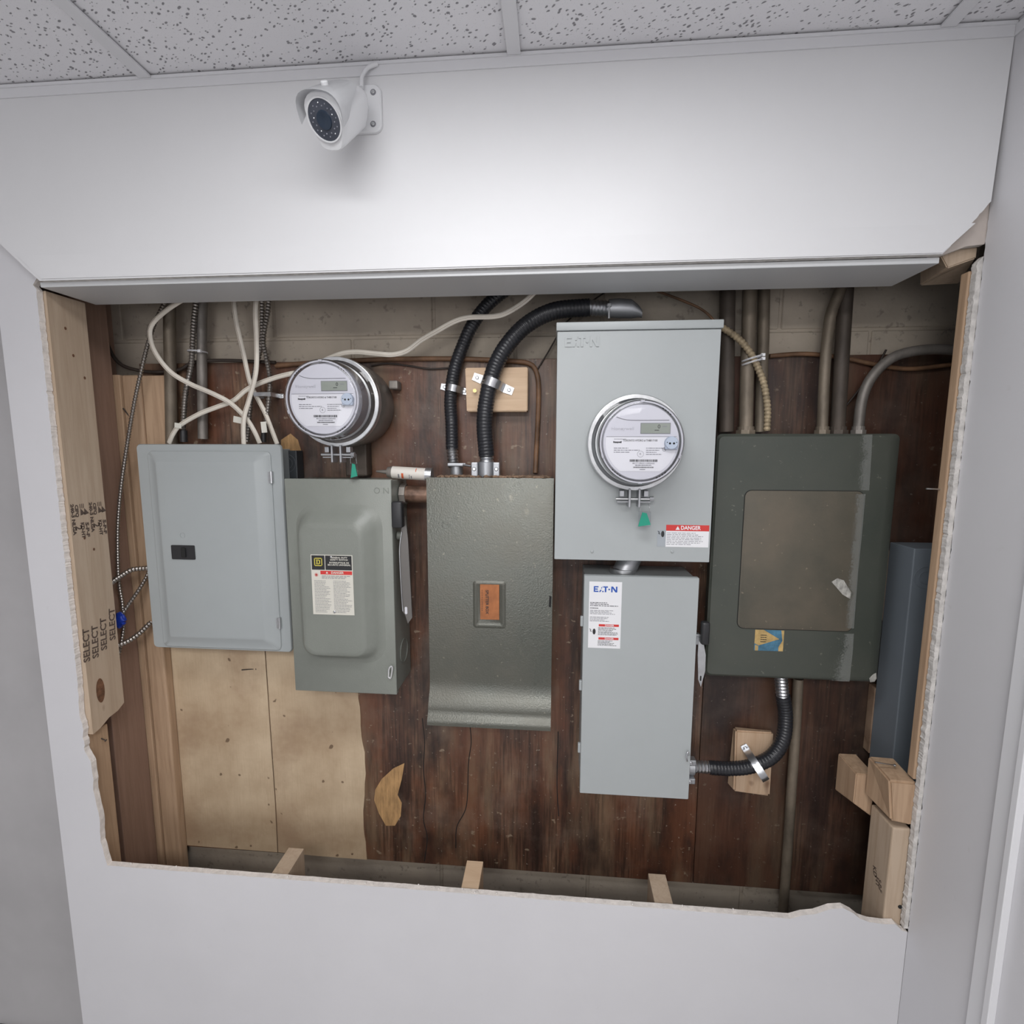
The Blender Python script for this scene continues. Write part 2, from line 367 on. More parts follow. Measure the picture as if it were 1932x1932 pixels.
M_INK = mat('black_ink', (0.02, 0.02, 0.022), 0.5)
M_GINK = mat('grey_ink', (0.22, 0.22, 0.24), 0.5)
M_BLUE = mat('logo_blue', (0.02, 0.09, 0.42), 0.4)
M_YEL = mat('logo_yellow', (0.72, 0.62, 0.10), 0.4)
M_STAMP = mat('stamp_ink', (0.10, 0.07, 0.055), 0.7)
M_BTAPE = mat('blue_tape', (0.012, 0.045, 0.36), 0.35)
M_TEAL = mat('green_seal', (0.015, 0.36, 0.23), 0.3)
M_LCD = mat('lcd_glass', (0.31, 0.34, 0.29), 0.2)
M_METERF = mat('meter_face_plastic', (0.66, 0.66, 0.70), 0.35)
M_METERB = mat('meter_body_grey', (0.30, 0.30, 0.32), 0.35)
M_PORT = mat('optical_port', (0.42, 0.48, 0.58), 0.3)
M_ORANGE = mat('orange_label', (0.36, 0.13, 0.045), 0.6, noise=(30, 0.2, (1, 1, 1)))
M_GOLD = mat('aged_gold_print', (0.48, 0.33, 0.13), 0.6, noise=(60, 0.2, (1, 1, 1)))
M_BLUEOLD = mat('aged_blue_print', (0.06, 0.17, 0.26), 0.6, noise=(60, 0.3, (1, 1, 1)))
M_OGRED = mat('orange_red_print', (0.62, 0.12, 0.04), 0.5)
M_DUST = mat('brown_debris', (0.20, 0.13, 0.085), 0.95, noise=(50, 0.5, (1, 1, 1)))
M_CRUMB = mat('plaster_crumbs', (0.68, 0.65, 0.62), 0.95)
M_LENS = mat('smoked_lens_glass', (0.06, 0.068, 0.09), 0.12, spec=0.8)
M_FLOOR = mat('grey_floor', (0.48, 0.47, 0.47), 0.5, noise=(6, 0.1, (1, 1, 1)))
M_VINYL = mat('black_vinyl_base', (0.02, 0.02, 0.022), 0.4)
M_CAULK = mat('caulk_cartridge', (0.72, 0.68, 0.62), 0.4)
M_CLEAR = bpy.data.materials.new('clear_polycarbonate'); M_CLEAR.use_nodes = True
nt = M_CLEAR.node_tree; nt.nodes.clear()
o_ = nt.nodes.new('ShaderNodeOutputMaterial'); mx = nt.nodes.new('ShaderNodeMixShader'); tr = nt.nodes.new('ShaderNodeBsdfTransparent'); gl = nt.nodes.new('ShaderNodeBsdfGlossy')
tr.inputs[0].default_value = (0.95, 0.95, 0.97, 1); gl.inputs['Roughness'].default_value = 0.06
lw = nt.nodes.new('ShaderNodeLayerWeight'); lw.inputs[0].default_value = 0.28
nt.links.new(lw.outputs['Facing'], mx.inputs[0]); nt.links.new(tr.outputs[0], mx.inputs[1]); nt.links.new(gl.outputs[0], mx.inputs[2]); nt.links.new(mx.outputs[0], o_.inputs[0])

# ================================================================ THE SETTING
XR = 0.745        # right side wall
XL = -1.157       # outer corner of the front wall
def struct(name, bm, mats, smooth=False): return tag(obj(name, bm, mats, None, smooth), kind='structure')
R = random.Random(3)
def jag(p, q, n, amp, horizontal=False):
    out = []
    for i in range(n):
        t = (i + (R.uniform(-0.3, 0.3) if 0 < i else 0))/n
        x = p[0] + (q[0]-p[0])*t; z = p[1] + (q[1]-p[1])*t
        a = (R.uniform(-amp, amp)*0.45 + amp*0.7*math.sin(i*0.9+p[1]*7)*math.sin(i*0.23) + (R.choice((-1, 1))*amp*0.8 if R.random() < 0.12 else 0))*(0 if i == 0 else 1)
        out.append((x, z+a) if horizontal else (x+a, z))
    return out
def xz(px, py, Y=-0.013):
    v = at(px, py, Y); return (v.x, v.z)
# lower wall with the jagged cut (front face y=-0.013)
bm = B()
sill = 0.739
left_cut = [(-1.045, sill), (-1.056, 0.80), (-1.052, 0.86), (-1.060, 0.93), (-1.058, 1.0), (-1.072, 1.035), (-1.068, 1.08), (-1.074, 1.12), (-1.070, 1.19)]
lc = []
for a, b in zip(left_cut, left_cut[1:]): lc += jag(a, b, 5, 0.0018)
lc += jag((-1.070, 1.19), (-1.066, 2.05), 300, 0.0010)
lc += [(-1.072, 2.055), (-1.06, 2.07)]
sl = jag((-1.045, sill), (0.52, sill-0.001), 150, 0.0006, True)
sl += [(0.535, 0.748), (0.56, 0.753), (0.59, 0.768), (0.615, 0.772), (0.635, 0.762), (0.65, 0.75), (0.67, 0.744), (0.70, 0.742), (0.72, 0.744), (0.735, 0.73), (XR, 0.728)]
outline = [(XL, 0), (XR, 0)] + sl[::-1] + lc[1:] + [(-1.06, 2.40), (XL, 2.40)]
# remove duplicate of the corner point
prism(bm, outline, -0.013, 0.0, mi=0, side_mi=1)
struct('wall_front', bm, [M_WALL, M_GYP2])
# outer corner return towards the recess on the left
bm = B(); box(bm, XL-0.001, XL+0.012, 0.0005, 0.10, 0, 2.41); struct('wall_return', bm, M_WALL)
# left recessed wall with black vinyl base
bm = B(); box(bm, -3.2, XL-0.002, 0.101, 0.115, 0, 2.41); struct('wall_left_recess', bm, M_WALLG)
bm = B(); box(bm, -3.2, XL-0.002, 0.093, 0.1005, 0.0, 0.10); struct('baseboard_left', bm, M_VINYL)
# header above the opening
bm = B()
dl = jag(xz(75, 530, -0.026), xz(3, 464, -0.026), 9, 0.0012)
dr = jag(xz(1870, 380, -0.026), xz(1782, 476, -0.026), 16, 0.0022)
hp = [(-1.60, 2.412), (-1.60, 2.17), (-1.16, 2.17)] + dl[::-1] + [(0.668, 2.0605)] + dr[::-1] + [(XR, 2.412)]
prism(bm, hp, -0.026, -0.0135, mi=0, side_mi=1)
struct('wall_header', bm, [M_HEADER, M_GYP])
# corner bead band along the foot of the header: a slightly raised coat
bm = B(); a = xz(60, 505, -0.0265)
z1 = 2.106
prism(bm, [(-1.036, 2.0612), (0.667, 2.0622), (0.715, z1+0.003), (-1.083, z1)], -0.0278, -0.0261)
struct('trim_bead', bm, M_HEADER)
# soffit board of the opening
bm = B(); box(bm, -1.054, 0.672, -0.015, 0.11, 2.049, 2.0595, 0.0015)
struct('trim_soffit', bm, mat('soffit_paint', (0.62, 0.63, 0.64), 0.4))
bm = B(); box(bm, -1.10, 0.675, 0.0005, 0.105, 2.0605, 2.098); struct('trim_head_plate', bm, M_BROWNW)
# torn triangle right of the header: second sheet with bare paper
bm = B()
tri = [xz(1740, 497, 0), xz(1812, 470, 0), xz(1846, 466, 0), xz(1851, 452, 0), xz(1857, 444, 0), xz(1857, 426, 0), xz(1866, 418, 0), xz(1868, 330, 0), xz(1740, 330, 0)]
prism(bm, tri, -0.012, 0.0, 0, 1); struct('wall_inner_sheet', bm, [M_PAPER, M_GYP])
# right side wall: sheet ends in a ragged edge at the opening
bm = B()
ed = jag((-0.0131, 0.0), (-0.0131, 0.71), 2, 0.0) + jag((-0.0135, 0.72), (-0.0132, 2.12), 300, 0.0010)
pts = [(-4.0, 0), (-0.0131, 0)] + [(y, z) for y, z in ed[1:]] + [(-0.014, 2.12), (-0.014, 2.42), (-4.0, 2.42)]
va = [bm.verts.new((XR+0.0003, y, z)) for y, z in pts]; vb = [bm.verts.new((XR+0.014, y, z)) for y, z in pts]
bm.faces.new(va); bm.faces.new(vb[::-1])
for i in range(len(va)):
    bm.faces.new((va[i], vb[i], vb[(i+1) % len(va)], va[(i+1) % len(va)])).material_index = 1
struct('wall_right', bm, [M_WALL, M_GYP])
# torn strip of gypsum core left on the stud, behind the sheet edge
bm = B()
e1 = jag((0.7375, 0.735), (0.7365, 2.05), 420, 0.0011)
prism(bm, [(XR+0.0005, 0.735)] + e1 + [(0.7365, 2.05), (XR+0.0005, 2.06)], -0.0125, -0.001)
struct('trim_torn_edge', bm, M_GYP)
# door casing on the side wall
bm = B(); box(bm, XR-0.006, XR+0.0005, -0.203, -0.17, 0, 2.05, 0.001); box(bm, XR-0.012, XR+0.0005, -0.214, -0.203, 0, 2.05, 0.001)
struct('trim_door_casing', bm, M_TRIM)
# block wall with mortar joints behind everything
bm = B(); BY = 0.24
box(bm, -1.25, 1.25, BY+0.004, BY+0.05, 0, 2.42)
zj = 1.996
def course(z0, z1, x0):
    x = x0
    while x < 1.25:
        xa, xb = max(-1.25, x), min(1.25, x+0.406)
        if xb - xa > 0.01: box(bm, xa+0.0035, xb-0.0035, BY, BY+0.006, z0+0.0035, z1-0.0035, 0.002, 1)
        x += 0.406
course(zj, zj+0.2, -1.63+0.115); course(zj+0.2, zj+0.4, -1.43+0.115)
for k in range(10): course(zj-0.2*(k+1), zj-0.2*k, -1.43+0.115+(0.203 if k % 2 else 0))
struct('wall_back', bm, M_BLOCK)
# cavity closures, floor, ceiling and the rest of the room
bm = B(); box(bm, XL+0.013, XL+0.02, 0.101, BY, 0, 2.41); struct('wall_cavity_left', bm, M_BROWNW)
bm = B(); box(bm, 1.25, 1.26, -0.0, BY, 0, 2.42); struct('wall_cavity_right', bm, M_DARK)
bm = B(); box(bm, XR+0.015, 1.25, -0.004, 0.003, 0, 2.42); struct('wall_cavity_front', bm, M_DARK)
bm = B(); box(bm, -3.2, 1.26, -4.0, 0.30, -0.03, -0.0005); struct('floor', bm, M_FLOOR)
bm = B(); box(bm, -3.2, XR, -4.02, -4.0, 0, 2.42); struct('wall_rear', bm, M_WALL)
bm = B(); box(bm, -3.22, -3.2, -4.0, 0.115, 0, 2.42); struct('wall_far_left', bm, M_WALL)
bm = B(); box(bm, -3.2, 1.26, -4.0, 0.30, 2.421, 2.45)
struct('ceiling', bm, M_TILE)
bm = B()
for x0 in (-0.788, -0.092, 0.625, -1.49, -2.2): box(bm, x0, x0+0.024, -4.0, -0.0315, 2.4130, 2.4178, 0.001)
for y0 in (-0.9, -2.1, -3.3): box(bm, -3.2, XR, y0, y0+0.024, 2.4135, 2.4179, 0.0005)
struct('trim_ceiling_grid', bm, M_TRIM)
bm = B(); box(bm, -1.61, XR-0.0005, -0.031, -0.0265, 2.4125, 2.4178); box(bm, -1.61, XR-0.0005, -0.0285, -0.0262, 2.396, 2.4125)
box(bm, XR-0.005, XR-0.0005, -4.0, -0.046, 2.4125, 2.4178); box(bm, XR-0.0025, XR-0.0002, -4.0, -0.029, 2.396, 2.4125)
struct('trim_wall_angle', bm, M_TRIM)

# ================================================================ LUMBER
def lumber(name, x0, x1, y0, y1, z0, z1, m, label, cat='stud', group=None, r=0.002, warp=0):
    bm = B(); vs = box(bm, x0, x1, y0, y1, z0, z1, r, 2)
    return tag(obj(name, bm, m), label, cat, group)
# long left stud with splintered lower end
t = thing('wall_stud', (-1.079, 0.045, 1.07), 'pale spruce stud with black grade stamps lining the left side of the opening', 'stud')
bm = B()
prof = [(0.001, 1.062), (0.02, 1.066), (0.045, 1.079), (0.07, 1.083), (0.089, 1.094), (0.089, 2.047), (0.001, 2.047)]
va = [bm.verts.new((-1.098, y, z)) for y, z in prof]; vb = [bm.verts.new((-1.060, y, z)) for y, z in prof]
bm.faces.new(va); bm.faces.new(vb[::-1])
for i in range(len(va)): bm.faces.new((va[i], vb[i], vb[(i+1) % len(va)], va[(i+1) % len(va)]))
obj('stud_body', bm, M_STUD, t)
def stamp(s, y, z, size, rot, name='grade_stamp', width=None, bold=0.0006, length=None):
    """ink on the +X face of the left stud, s reads along local x"""
    c = bpy.data.curves.new(name, 'FONT'); c.body = s; c.size = size; c.align_x = 'CENTER'; c.align_y = 'CENTER'; c.offset = bold; c.resolution_u = 2
    tt = bpy.data.objects.new(name, c); COL.objects.link(tt); bpy.context.view_layer.update()
    me = bpy.data.meshes.new_from_object(tt.evaluated_get(bpy.context.evaluated_depsgraph_get())); bpy.data.objects.remove(tt); bpy.data.curves.remove(c)
    bm = B(); bm.from_mesh(me); bpy.data.meshes.remove(me)
    if length:
        xs = [v.co.x for v in bm.verts]; k = length/(max(xs)-min(xs)); bmesh.ops.scale(bm, vec=(k, 1, 1), verts=bm.verts)
    # text plane -> face whose normal is +X: x->-... viewed from +X, right is +Y
    M = Matrix.Translation((-1.0597, y, z)) @ Matrix.Rotation(PI/2, 4, 'Z') @ Matrix.Rotation(PI/2, 4, 'X') @ Matrix.Rotation(math.radians(rot), 4, 'Z')
    bmesh.ops.transform(bm, matrix=M, verts=bm.verts)
    return obj(name, bm, M_STAMP, t)
for k, (dy, z) in enumerate(((0.008, 1.275), (0.030, 1.275), (0.053, 1.285), (0.078, 1.30))): stamp('SELECT', dy, z, 0.022, 86, length=0.078)
for g in (0.006, 0.050):
    stamp('S-P-F', g+0.033, 1.538, 0.011, -90, length=0.034)
    stamp('KD-HT', g+0.022, 1.538, 0.011, -90, length=0.036)
    stamp('2', g+0.012, 1.545, 0.021, -90)
    stamp('CIFQ', g+0.012, 1.583, 0.010, -90, length=0.028)
    stamp('240-3 NLGA', g+0.002, 1.565, 0.010, -90, length=0.070)
    bm = B()
    for q_ in (0, 0.009):
        vs = [bm.verts.new((-1.0597, g+0.020+q_+dy, 1.572+dz)) for dy, dz in ((0, 0), (0.012, 0.003), (0.001, 0.016))]; bm.faces.new(vs)
    for q_ in range(3): box(bm, -1.0599, -1.0596, g+0.020+q_*0.004, g+0.0215+q_*0.004, 1.588, 1.598)
    obj('grade_stamp', bm, M_STAMP, t)
M_KN = mat('dark_knot', (0.16, 0.075, 0.04), 0.6, noise=(80, 0.4, (1, 1, 1)))
for y, z, ry, rz in ((0.030, 1.155, 0.011, 0.030),):
    bm = B(); vs = [bm.verts.new((-1.0598, y+ry*math.cos(a*PI/10), z+rz*math.sin(a*PI/10))) for a in range(20)]; bm.faces.new(vs); obj('knot', bm, M_KN, t)
for y, z in ((0.036, 1.98), (0.048, 1.925), (0.070, 1.88), (0.03, 1.52), (0.05, 1.49)):
    bm = B(); vs = [bm.verts.new((-1.0598, y+0.0028*math.cos(a*PI/6), z+0.0035*math.sin(a*PI/6))) for a in range(12)]; bm.faces.new(vs); obj('nail_hole', bm, M_KN, t)
lumber('wall_stud', -1.112, -1.075, 0.002, 0.054, 0.0, 1.058, M_WARM, 'warm brown stud below the broken end of the stamped stud')
lumber('spacer_board', -1.135, -1.1005, 0.0905, 0.188, 0.0, 2.40, M_BROWNW, 'brown board behind the left studs, edge towards the cavity', 'board')
t = thing('edge_stud', (-1.05, 0.19, 0.0), 'pair of rough orange-toned boards standing against the block wall behind the left cables', 'stud')
bm = B(); box(bm, -1.150, -1.086, 0.190, 0.2235, 0.0, 1.905, 0.002); obj('narrow_board', bm, M_WARM, t)
bm = B(); box(bm, -1.0855, -1.036, 0.194, 0.2235, 0.0, 1.905, 0.006, 3); obj('rounded_board', bm, M_WARM, t)
bm = B(); box(bm, -1.0355, -0.966, 0.200, 0.2215, 1.25, 1.904, 0.002); obj('wide_board', bm, M_WARM, t)
# stub ends at the sill
for i, (px, lab) in enumerate(((-0.652, 'leftmost pale stud stub cut level with the drywall sill'), (-0.199, 'middle stud stub at the sill with curved growth rings on its cut end'), (0.234, 'rightmost stud stub at the sill, spotted with stains and ink'))):
    bm = B(); box(bm, px, px+0.040, 0.0005, 0.088, 0.0, 0.7285, 0.0012)
    tag(obj('stud_stub', bm, M_STUD if i != 1 else M_PINE), lab, 'stud', 'stud stubs along the sill')
# lower right lumber
t = thing('corner_post', (0.72, 0.04, 0.0), 'stamped pale corner post rising from the sill at the lower right', 'post')
bm = B(); box(bm, 0.705, 0.741, 0.001, 0.072, 0.0, 0.950, 0.003); obj('post_body', bm, M_STUD, t)
def rstamp(s, y, z, size, rot):
    c = bpy.data.curves.new('ink', 'FONT'); c.body = s; c.size = size; c.align_x = 'CENTER'; c.align_y = 'CENTER'; c.offset = 0.0004; c.resolution_u = 2
    tt = bpy.data.objects.new('ink', c); COL.objects.link(tt); bpy.context.view_layer.update()
    me = bpy.data.meshes.new_from_object(tt.evaluated_get(bpy.context.evaluated_depsgraph_get())); bpy.data.objects.remove(tt); bpy.data.curves.remove(c)
    bm = B(); bm.from_mesh(me); bpy.data.meshes.remove(me)
    M = Matrix.Translation((0.7047, y, z)) @ Matrix.Rotation(-PI/2, 4, 'Z') @ Matrix.Rotation(PI/2, 4, 'X') @ Matrix.Rotation(math.radians(rot), 4, 'Z')
    bmesh.ops.transform(bm, matrix=M, verts=bm.verts); return obj('grade_stamp', bm, M_STAMP, t)
rstamp('KD', 0.040, 0.815, 0.016, -75); rstamp('HT', 0.030, 0.80, 0.016, -75); rstamp('S-P-F', 0.020, 0.80, 0.012, -75)
screw('nail_head', (0.735, 0.001, 0.772), 0.004, M_DARK, t)
def hexa(name, f, b, Yf, Yb, m, parent=None, r=0.002):
    """block from front and back outlines given as (x, z) quads"""
    bm = B(); loft(bm, [[(x, Yf, z) for x, z in f], [(x, Yb, z) for x, z in b]])
    bmesh.ops.bevel(bm, geom=bm.edges[:], offset=r, segments=2, affect='EDGES')
    return obj(name, bm, m, parent)
o = hexa('blocking_piece', [(0.688, 1.055), (0.744, 1.052), (0.742, 0.957), (0.700, 0.965)], [(0.690, 1.062), (0.744, 1.060), (0.742, 0.965), (0.690, 0.972)], 0.0, 0.075, M_WARM, r=0.004)
tag(o, 'chipped wood block sitting on the corner post at the right jamb', 'block')
o = hexa('crosspiece', [(0.672, 1.015), (0.712, 1.015), (0.712, 0.915), (0.672, 0.945)], [(0.672, 1.018), (0.712, 1.018), (0.712, 0.92), (0.672, 0.925)], 0.078, 0.15, M_WARM)
tag(o, 'short crosspiece sticking out left behind the corner post top', 'block')
tag(lumber('jamb_stud', 0.7335, 0.744, 0.0005, 0.019, 1.06, 2.04, M_WARM, None), 'thin strip of stud edge running up the right jamb', 'stud')
o = hexa('header_block', [(0.679, 2.076), (0.744, 2.082), (0.744, 2.062), (0.698, 2.046)], [(0.715, 2.10), (0.80, 2.10), (0.79, 2.048), (0.718, 2.046)], 0.002, 0.10, M_STUD)
tag(o, 'broken end of a wood header block at the upper right corner', 'block')
o = lumber('knotty_board', 0.772, 0.838, 0.20, 0.2245, 1.325, 1.493, M_KNOT, 'knotty old board piece beside the blue-grey wireway', 'board')
o = lumber('knotty_board', 0.772, 0.835, 0.20, 0.2245, 0.99, 1.158, M_KNOT, 'reddish old board piece low behind the blue-grey wireway', 'board')

# ================================================================ PLYWOOD BACKBOARD
t = thing('plywood_backboard', (-0.1, 0.235, 0.583), 'dark brown stained plywood backboard carrying all the electrical boxes', 'backboard')
bm = B(); box(bm, -1.06, 0.38, 0.225, 0.2385, 0.584, 1.937, 0.001); obj('plywood_sheet', bm, M_PLY, t)
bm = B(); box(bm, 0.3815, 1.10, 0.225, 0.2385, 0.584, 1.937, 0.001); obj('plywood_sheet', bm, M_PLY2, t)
bm = B()
L1 = [(288, 1150), (286, 1240), (293, 1290), (300, 1330), (305, 1365), (315, 1410), (316, 1425), (310, 1440), (314, 1480), (318, 1510), (325, 1535), (322, 1560), (319, 1592), (420, 1600), (523, 1608), (519, 1520), (512, 1420), (504, 1300), (499, 1225), (497, 1150)]
prism(bm, yz(L1, 0.222), 0.222, 0.2248)
o = obj('painted_board', bm, M_CREAM, t)
L2 = [(499, 1150), (501, 1225), (506, 1300), (514, 1420), (521, 1520), (525, 1608), (600, 1615), (692, 1622), (690, 1590), (686, 1560), (688, 1500), (690, 1460), (688, 1420), (682, 1390), (680, 1350), (676, 1318), (672, 1250), (670, 1150)]
bm = B(); pl = yz(L2, 0.222); pp = []
for i in range(len(pl)):
    pp += [pl[i]]
    if i in range(6, 16): pp += [((pl[i][0]+pl[i+1][0])/2+R.uniform(-.003, .003), (pl[i][1]+pl[i+1][1])/2)]
prism(bm, pp, 0.2221, 0.2249); obj('painted_board', bm, M_CREAM, t)
M_PEEL = mat('bare_peeled_wood', (0.42, 0.25, 0.11), 0.7, noise=(40, 0.25, (3, 1, 0.5)))
bm = B(); prism(bm, yz([(763, 1440), (758, 1470), (750, 1500), (758, 1515), (756, 1540), (745, 1558), (728, 1558), (715, 1535), (706, 1510), (708, 1490), (720, 1470), (742, 1450)], 0.2243), 0.2243, 0.2249); obj('peeled_patch', bm, M_PEEL, t)
bm = B(); prism(bm, yz([(530, 830), (548, 818), (562, 830), (571, 860), (568, 890), (545, 900), (530, 870)], 0.2243), 0.2243, 0.2249); obj('peeled_patch', bm, M_PEEL, t)
for pts in ([(797, 1355), (801, 1400), (799, 1450), (803, 1500), (799, 1545), (806, 1580), (801, 1625)], [(886, 1360), (889, 1400), (884, 1440), (880, 1520), (862, 1560), (860, 1600)], [(1053, 1380), (1051, 1480), (1054, 1540)]):
    bm = B(); tube(bm, [at(x, y, 0.2252) for x, y in pts], 0.0016, 0.01, 6, flat=0.3); obj('crack_line', bm, M_DARK, t)
# a few tacks and nails
for i, (x0, y0, x1, y1, d, lab) in enumerate(((232, 770, 246, 788, 0.19, 'rusty nail driven slantwise in the orange board'), (200, 822, 211, 829, 0.186, 'bent rusty nail low on the narrow orange board'), (456, 1264, 483, 1262, 0.218, 'rusty nail lying slantwise on the cream painted board'), (1748, 922, 1797, 924, 0.01, 'straight bright nail sticking out left from the right jamb'), (172, 1384, 199, 1397, 0.03, 'bent nail under the broken end of the stamped stud'), (1651, 1438, 1687, 1444, 0.03, 'bright bent nail through the chipped wood block'))):
    t2 = thing('nail', at(x0, y0, d), lab, 'nail')
    bm = B(); a, b = at(x0, y0, d), at(x1, y1, d+0.006); cyl(bm, a, b, 0.0016, 0.0012, 8); obj('shank', bm, M_BRIGHT if i in (3, 5) else M_OLDD, t2)
    bm = B(); v = (b-a).normalized(); cyl(bm, b, b+v*0.0015, 0.0032, seg=10); obj('nail_head', bm, M_BRIGHT if i in (3, 5) else M_OLDD, t2)

# ================================================================ BREAKER PANEL (left)
t = thing('breaker_panel', (-0.826, 0.18, 1.22), 'light grey breaker panel with a hinged door and small black main switch', 'electrical panel')
bm = B(); box(bm, -0.997, -0.655, 0.142, 0.1995, 1.232, 1.722, 0.002); obj('box', bm, M_GREY, t)
bm = B()
X0, X1, Z0, Z1 = -1.009, -0.642, 1.220, 1.733
loft(bm, [rloop(X0, X1, Z0, Z1, 0.010, 0.1415), rloop(X0, X1, Z0, Z1, 0.010, 0.138), rloop(X0+0.002, X1-0.002, Z0+0.002, Z1-0.002, 0.009, 0.135)])
obj('cover_frame', bm, M_GREY, t, True)
bm = B()
DX0, DX1, DZ0, DZ1 = -0.978, -0.668, 1.226, 1.716
loft(bm, [rloop(DX0, DX1, DZ0, DZ1, 0.012, 0.1345), rloop(DX0, DX1, DZ0, DZ1, 0.012, 0.1325), rloop(DX0+0.0015, DX1-0.0015, DZ0+0.0015, DZ1-0.0015, 0.011, 0.1312), rloop(DX0+0.013, DX1-0.020, DZ0+0.014, DZ1-0.010, 0.010, 0.1312), rloop(DX0+0.024, DX1-0.034, DZ0+0.027, DZ1-0.024, 0.006, 0.1235), rloop(DX0+0.028, DX1-0.038, DZ0+0.031, DZ1-0.028, 0.005, 0.1228)])
d = obj('door', bm, M_GREY, t, True)
for z in (1.655, 1.297):
    bm = B(); cyl(bm, (-0.6675, 0.1305, z-0.014), (-0.6675, 0.1305, z+0.014), 0.0035, seg=12); box(bm, -0.675, -0.667, 0.1295, 0.1315, z-0.013, z+0.013); obj('hinge', bm, M_STEEL, t, True)
sx, sz = q(346, 1042, 0.122)
bm = B(); prism(bm, rrect(sx-0.030, sx+0.030, sz-0.0175, sz+0.0175, 0.002, 2), 0.1205, 0.1232); s_ = obj('switch_plate', bm, M_BLKP, t)
bm = B(); box(bm, sx-0.003, sx+0.008, 0.117, 0.1206, sz-0.012, sz+0.012, 0.0015); obj('toggle', bm, M_DARK, s_)
ex, ez = q(344, 1010, 0.122)
bm = B(); ring(bm, (ex, 0.1228, ez), (0, -1, 0), 0.0065, 0.0058, -0.0003, 0.0008, 20); obj('embossed_ring', bm, M_GREY, t)
# charcoal knockout box behind it
t = thing('junction_box', (-0.61, 0.2, 1.63), 'charcoal junction box with oval knockout between breaker panel and left meter', 'junction box')
jx, jz = q(559, 850, 0.19)
bm = B(); box(bm, jx-0.06, jx, 0.19, 0.2235, 1.53, jz, 0.002); obj('box', bm, M_DKBOX, t)
kx, kz = q(545, 874, 0.19)
for rr in (0.0125, 0.021):
    bm = B(); ring(bm, (kx-0.004, 0.190, kz), (0, -1, 0), rr+0.0012, rr, -0.0003, 0.001, 28); obj('knockout', bm, mat('charcoal_rim', (0.09, 0.095, 0.105), 0.35), t)

# ================================================================ SAFETY SWITCH (sage)
t = thing('safety_switch', (-0.494, 0.16, 1.14), 'sage grey safety switch with domed cover, side handle and cream danger label', 'safety switch')
X0, X1, Z0, Z1 = -0.619, -0.367, 1.140, 1.654
bm = B(); box(bm, X0+0.004, X1-0.001, 0.106, 0.2218, Z0+0.004, Z1-0.003, 0.0015); obj('box', bm, M_SQ, t)
bm = B()
dx0, dx1, dz0, dz1 = -0.590, -0.398, 1.228, 1.588
loft(bm, [rloop(X0, X1, Z0, Z1, 0.002, 0.112), rloop(X0, X1, Z0, Z1, 0.002, 0.101), rloop(X0+0.001, X1-0.001, Z0+0.001, Z1-0.001, 0.002, 0.100), ])
loft(bm, [rloop(dx0-0.006, dx1+0.008, dz0-0.012, dz1+0.008, 0.050, 0.1),
          rloop(dx0, dx1, dz0-0.002, dz1, 0.046, 0.0975), rloop(dx0+0.006, dx1-0.008, dz0+0.006, dz1-0.010, 0.040, 0.090), rloop(dx0+0.012, dx1-0.026, dz0+0.014, dz1-0.030, 0.030, 0.073), rloop(dx0+0.016, dx1-0.032, dz0+0.018, dz1-0.037, 0.026, 0.070), rloop(dx0+0.024, dx1-0.040, dz0+0.026, dz1-0.045, 0.022, 0.0695)])
obj('cover', bm, M_SQ, t, True)
x0, z1 = q(586, 1046, 0.069); x1, z0 = q(669, 1161, 0.069)
lb = plate('danger_label', x0, x1, z0, z1, 0.069, M_LABELC, t)
W = x1-x0; H = z1-z0; yl = 0.0682
plate('black_band', x0+W*0.02, x1-W*0.02, z1-H*0.25, z1-H*0.012, 0.0685, M_INK, lb, 0.0003)
bm = B(); cx, cz, s = x0+W*0.18, z1-H*0.12, W*0.095
for a, b, c, d in ((-1, 1, 0.82, 1), (-1, 1, -1, -0.82), (-1, -0.82, -1, 1), (0.82, 1, -1, 1), (-0.42, -0.2, -0.55, 0.55), (-0.55, 0.2, 0.4, 0.58), (-0.55, 0.2, -0.58, -0.4), (0.25, 0.47, -0.4, 0.4), (0.1, 0.3, 0.3, 0.52), (0.1, 0.3, -0.52, -0.3)):
    box(bm, cx+a*s, cx+b*s, yl-0.0006, yl, cz+c*s, cz+d*s)
obj('square_logo', bm, M_YEL, lb)
plate('divider', x0+W*0.335, x0+W*0.35, z1-H*0.25, z1-H*0.012, 0.0681, M_LABELC, lb, 0.0003)
tx = x0+W*0.68
for i, s in enumerate(('GENERAL DUTY', 'SAFETY SWITCH', 'INTERRUPTEUR DE', 'SECURITE UNIVERSAL')):
    text('print', s, tx, z1-H*(0.045+i*0.036+(0.012 if i > 1 else 0)), 0.0679, H*0.036, M_LABELC, lb, width=W*(0.40, 0.42, 0.47, 0.55)[i], bold=0.0001)
plate('red_band', x0+W*0.22, x1-W*0.02, z1-H*0.325, z1-H*0.265, 0.0685, M_RED, lb, 0.0003)
text('print', 'DANGER', tx-W*0.05, z1-H*0.295, 0.0679, H*0.05, M_LABELC, lb, bold=0.0002, width=W*0.30)
bm = B(); vs = [bm.verts.new((tx-W*0.30+dx, 0.0679, z1-H*0.31+dz)) for dx, dz in ((-.003, 0), (.003, 0), (0, .005))]; bm.faces.new(vs); obj('alert_triangle', bm, M_LABELC, lb)
bm = B(); cx, cz = x0+W*0.12, z1-H*0.335
for a in range(0, 180, 36): box(bm, -0.0045, 0.0045, yl-0.0002, yl, -0.0004, 0.0004, mat=Matrix.Translation((cx, 0, cz)) @ Matrix.Rotation(math.radians(a+12), 4, 'Y'))
obj('shock_symbol', bm, M_RED, lb)
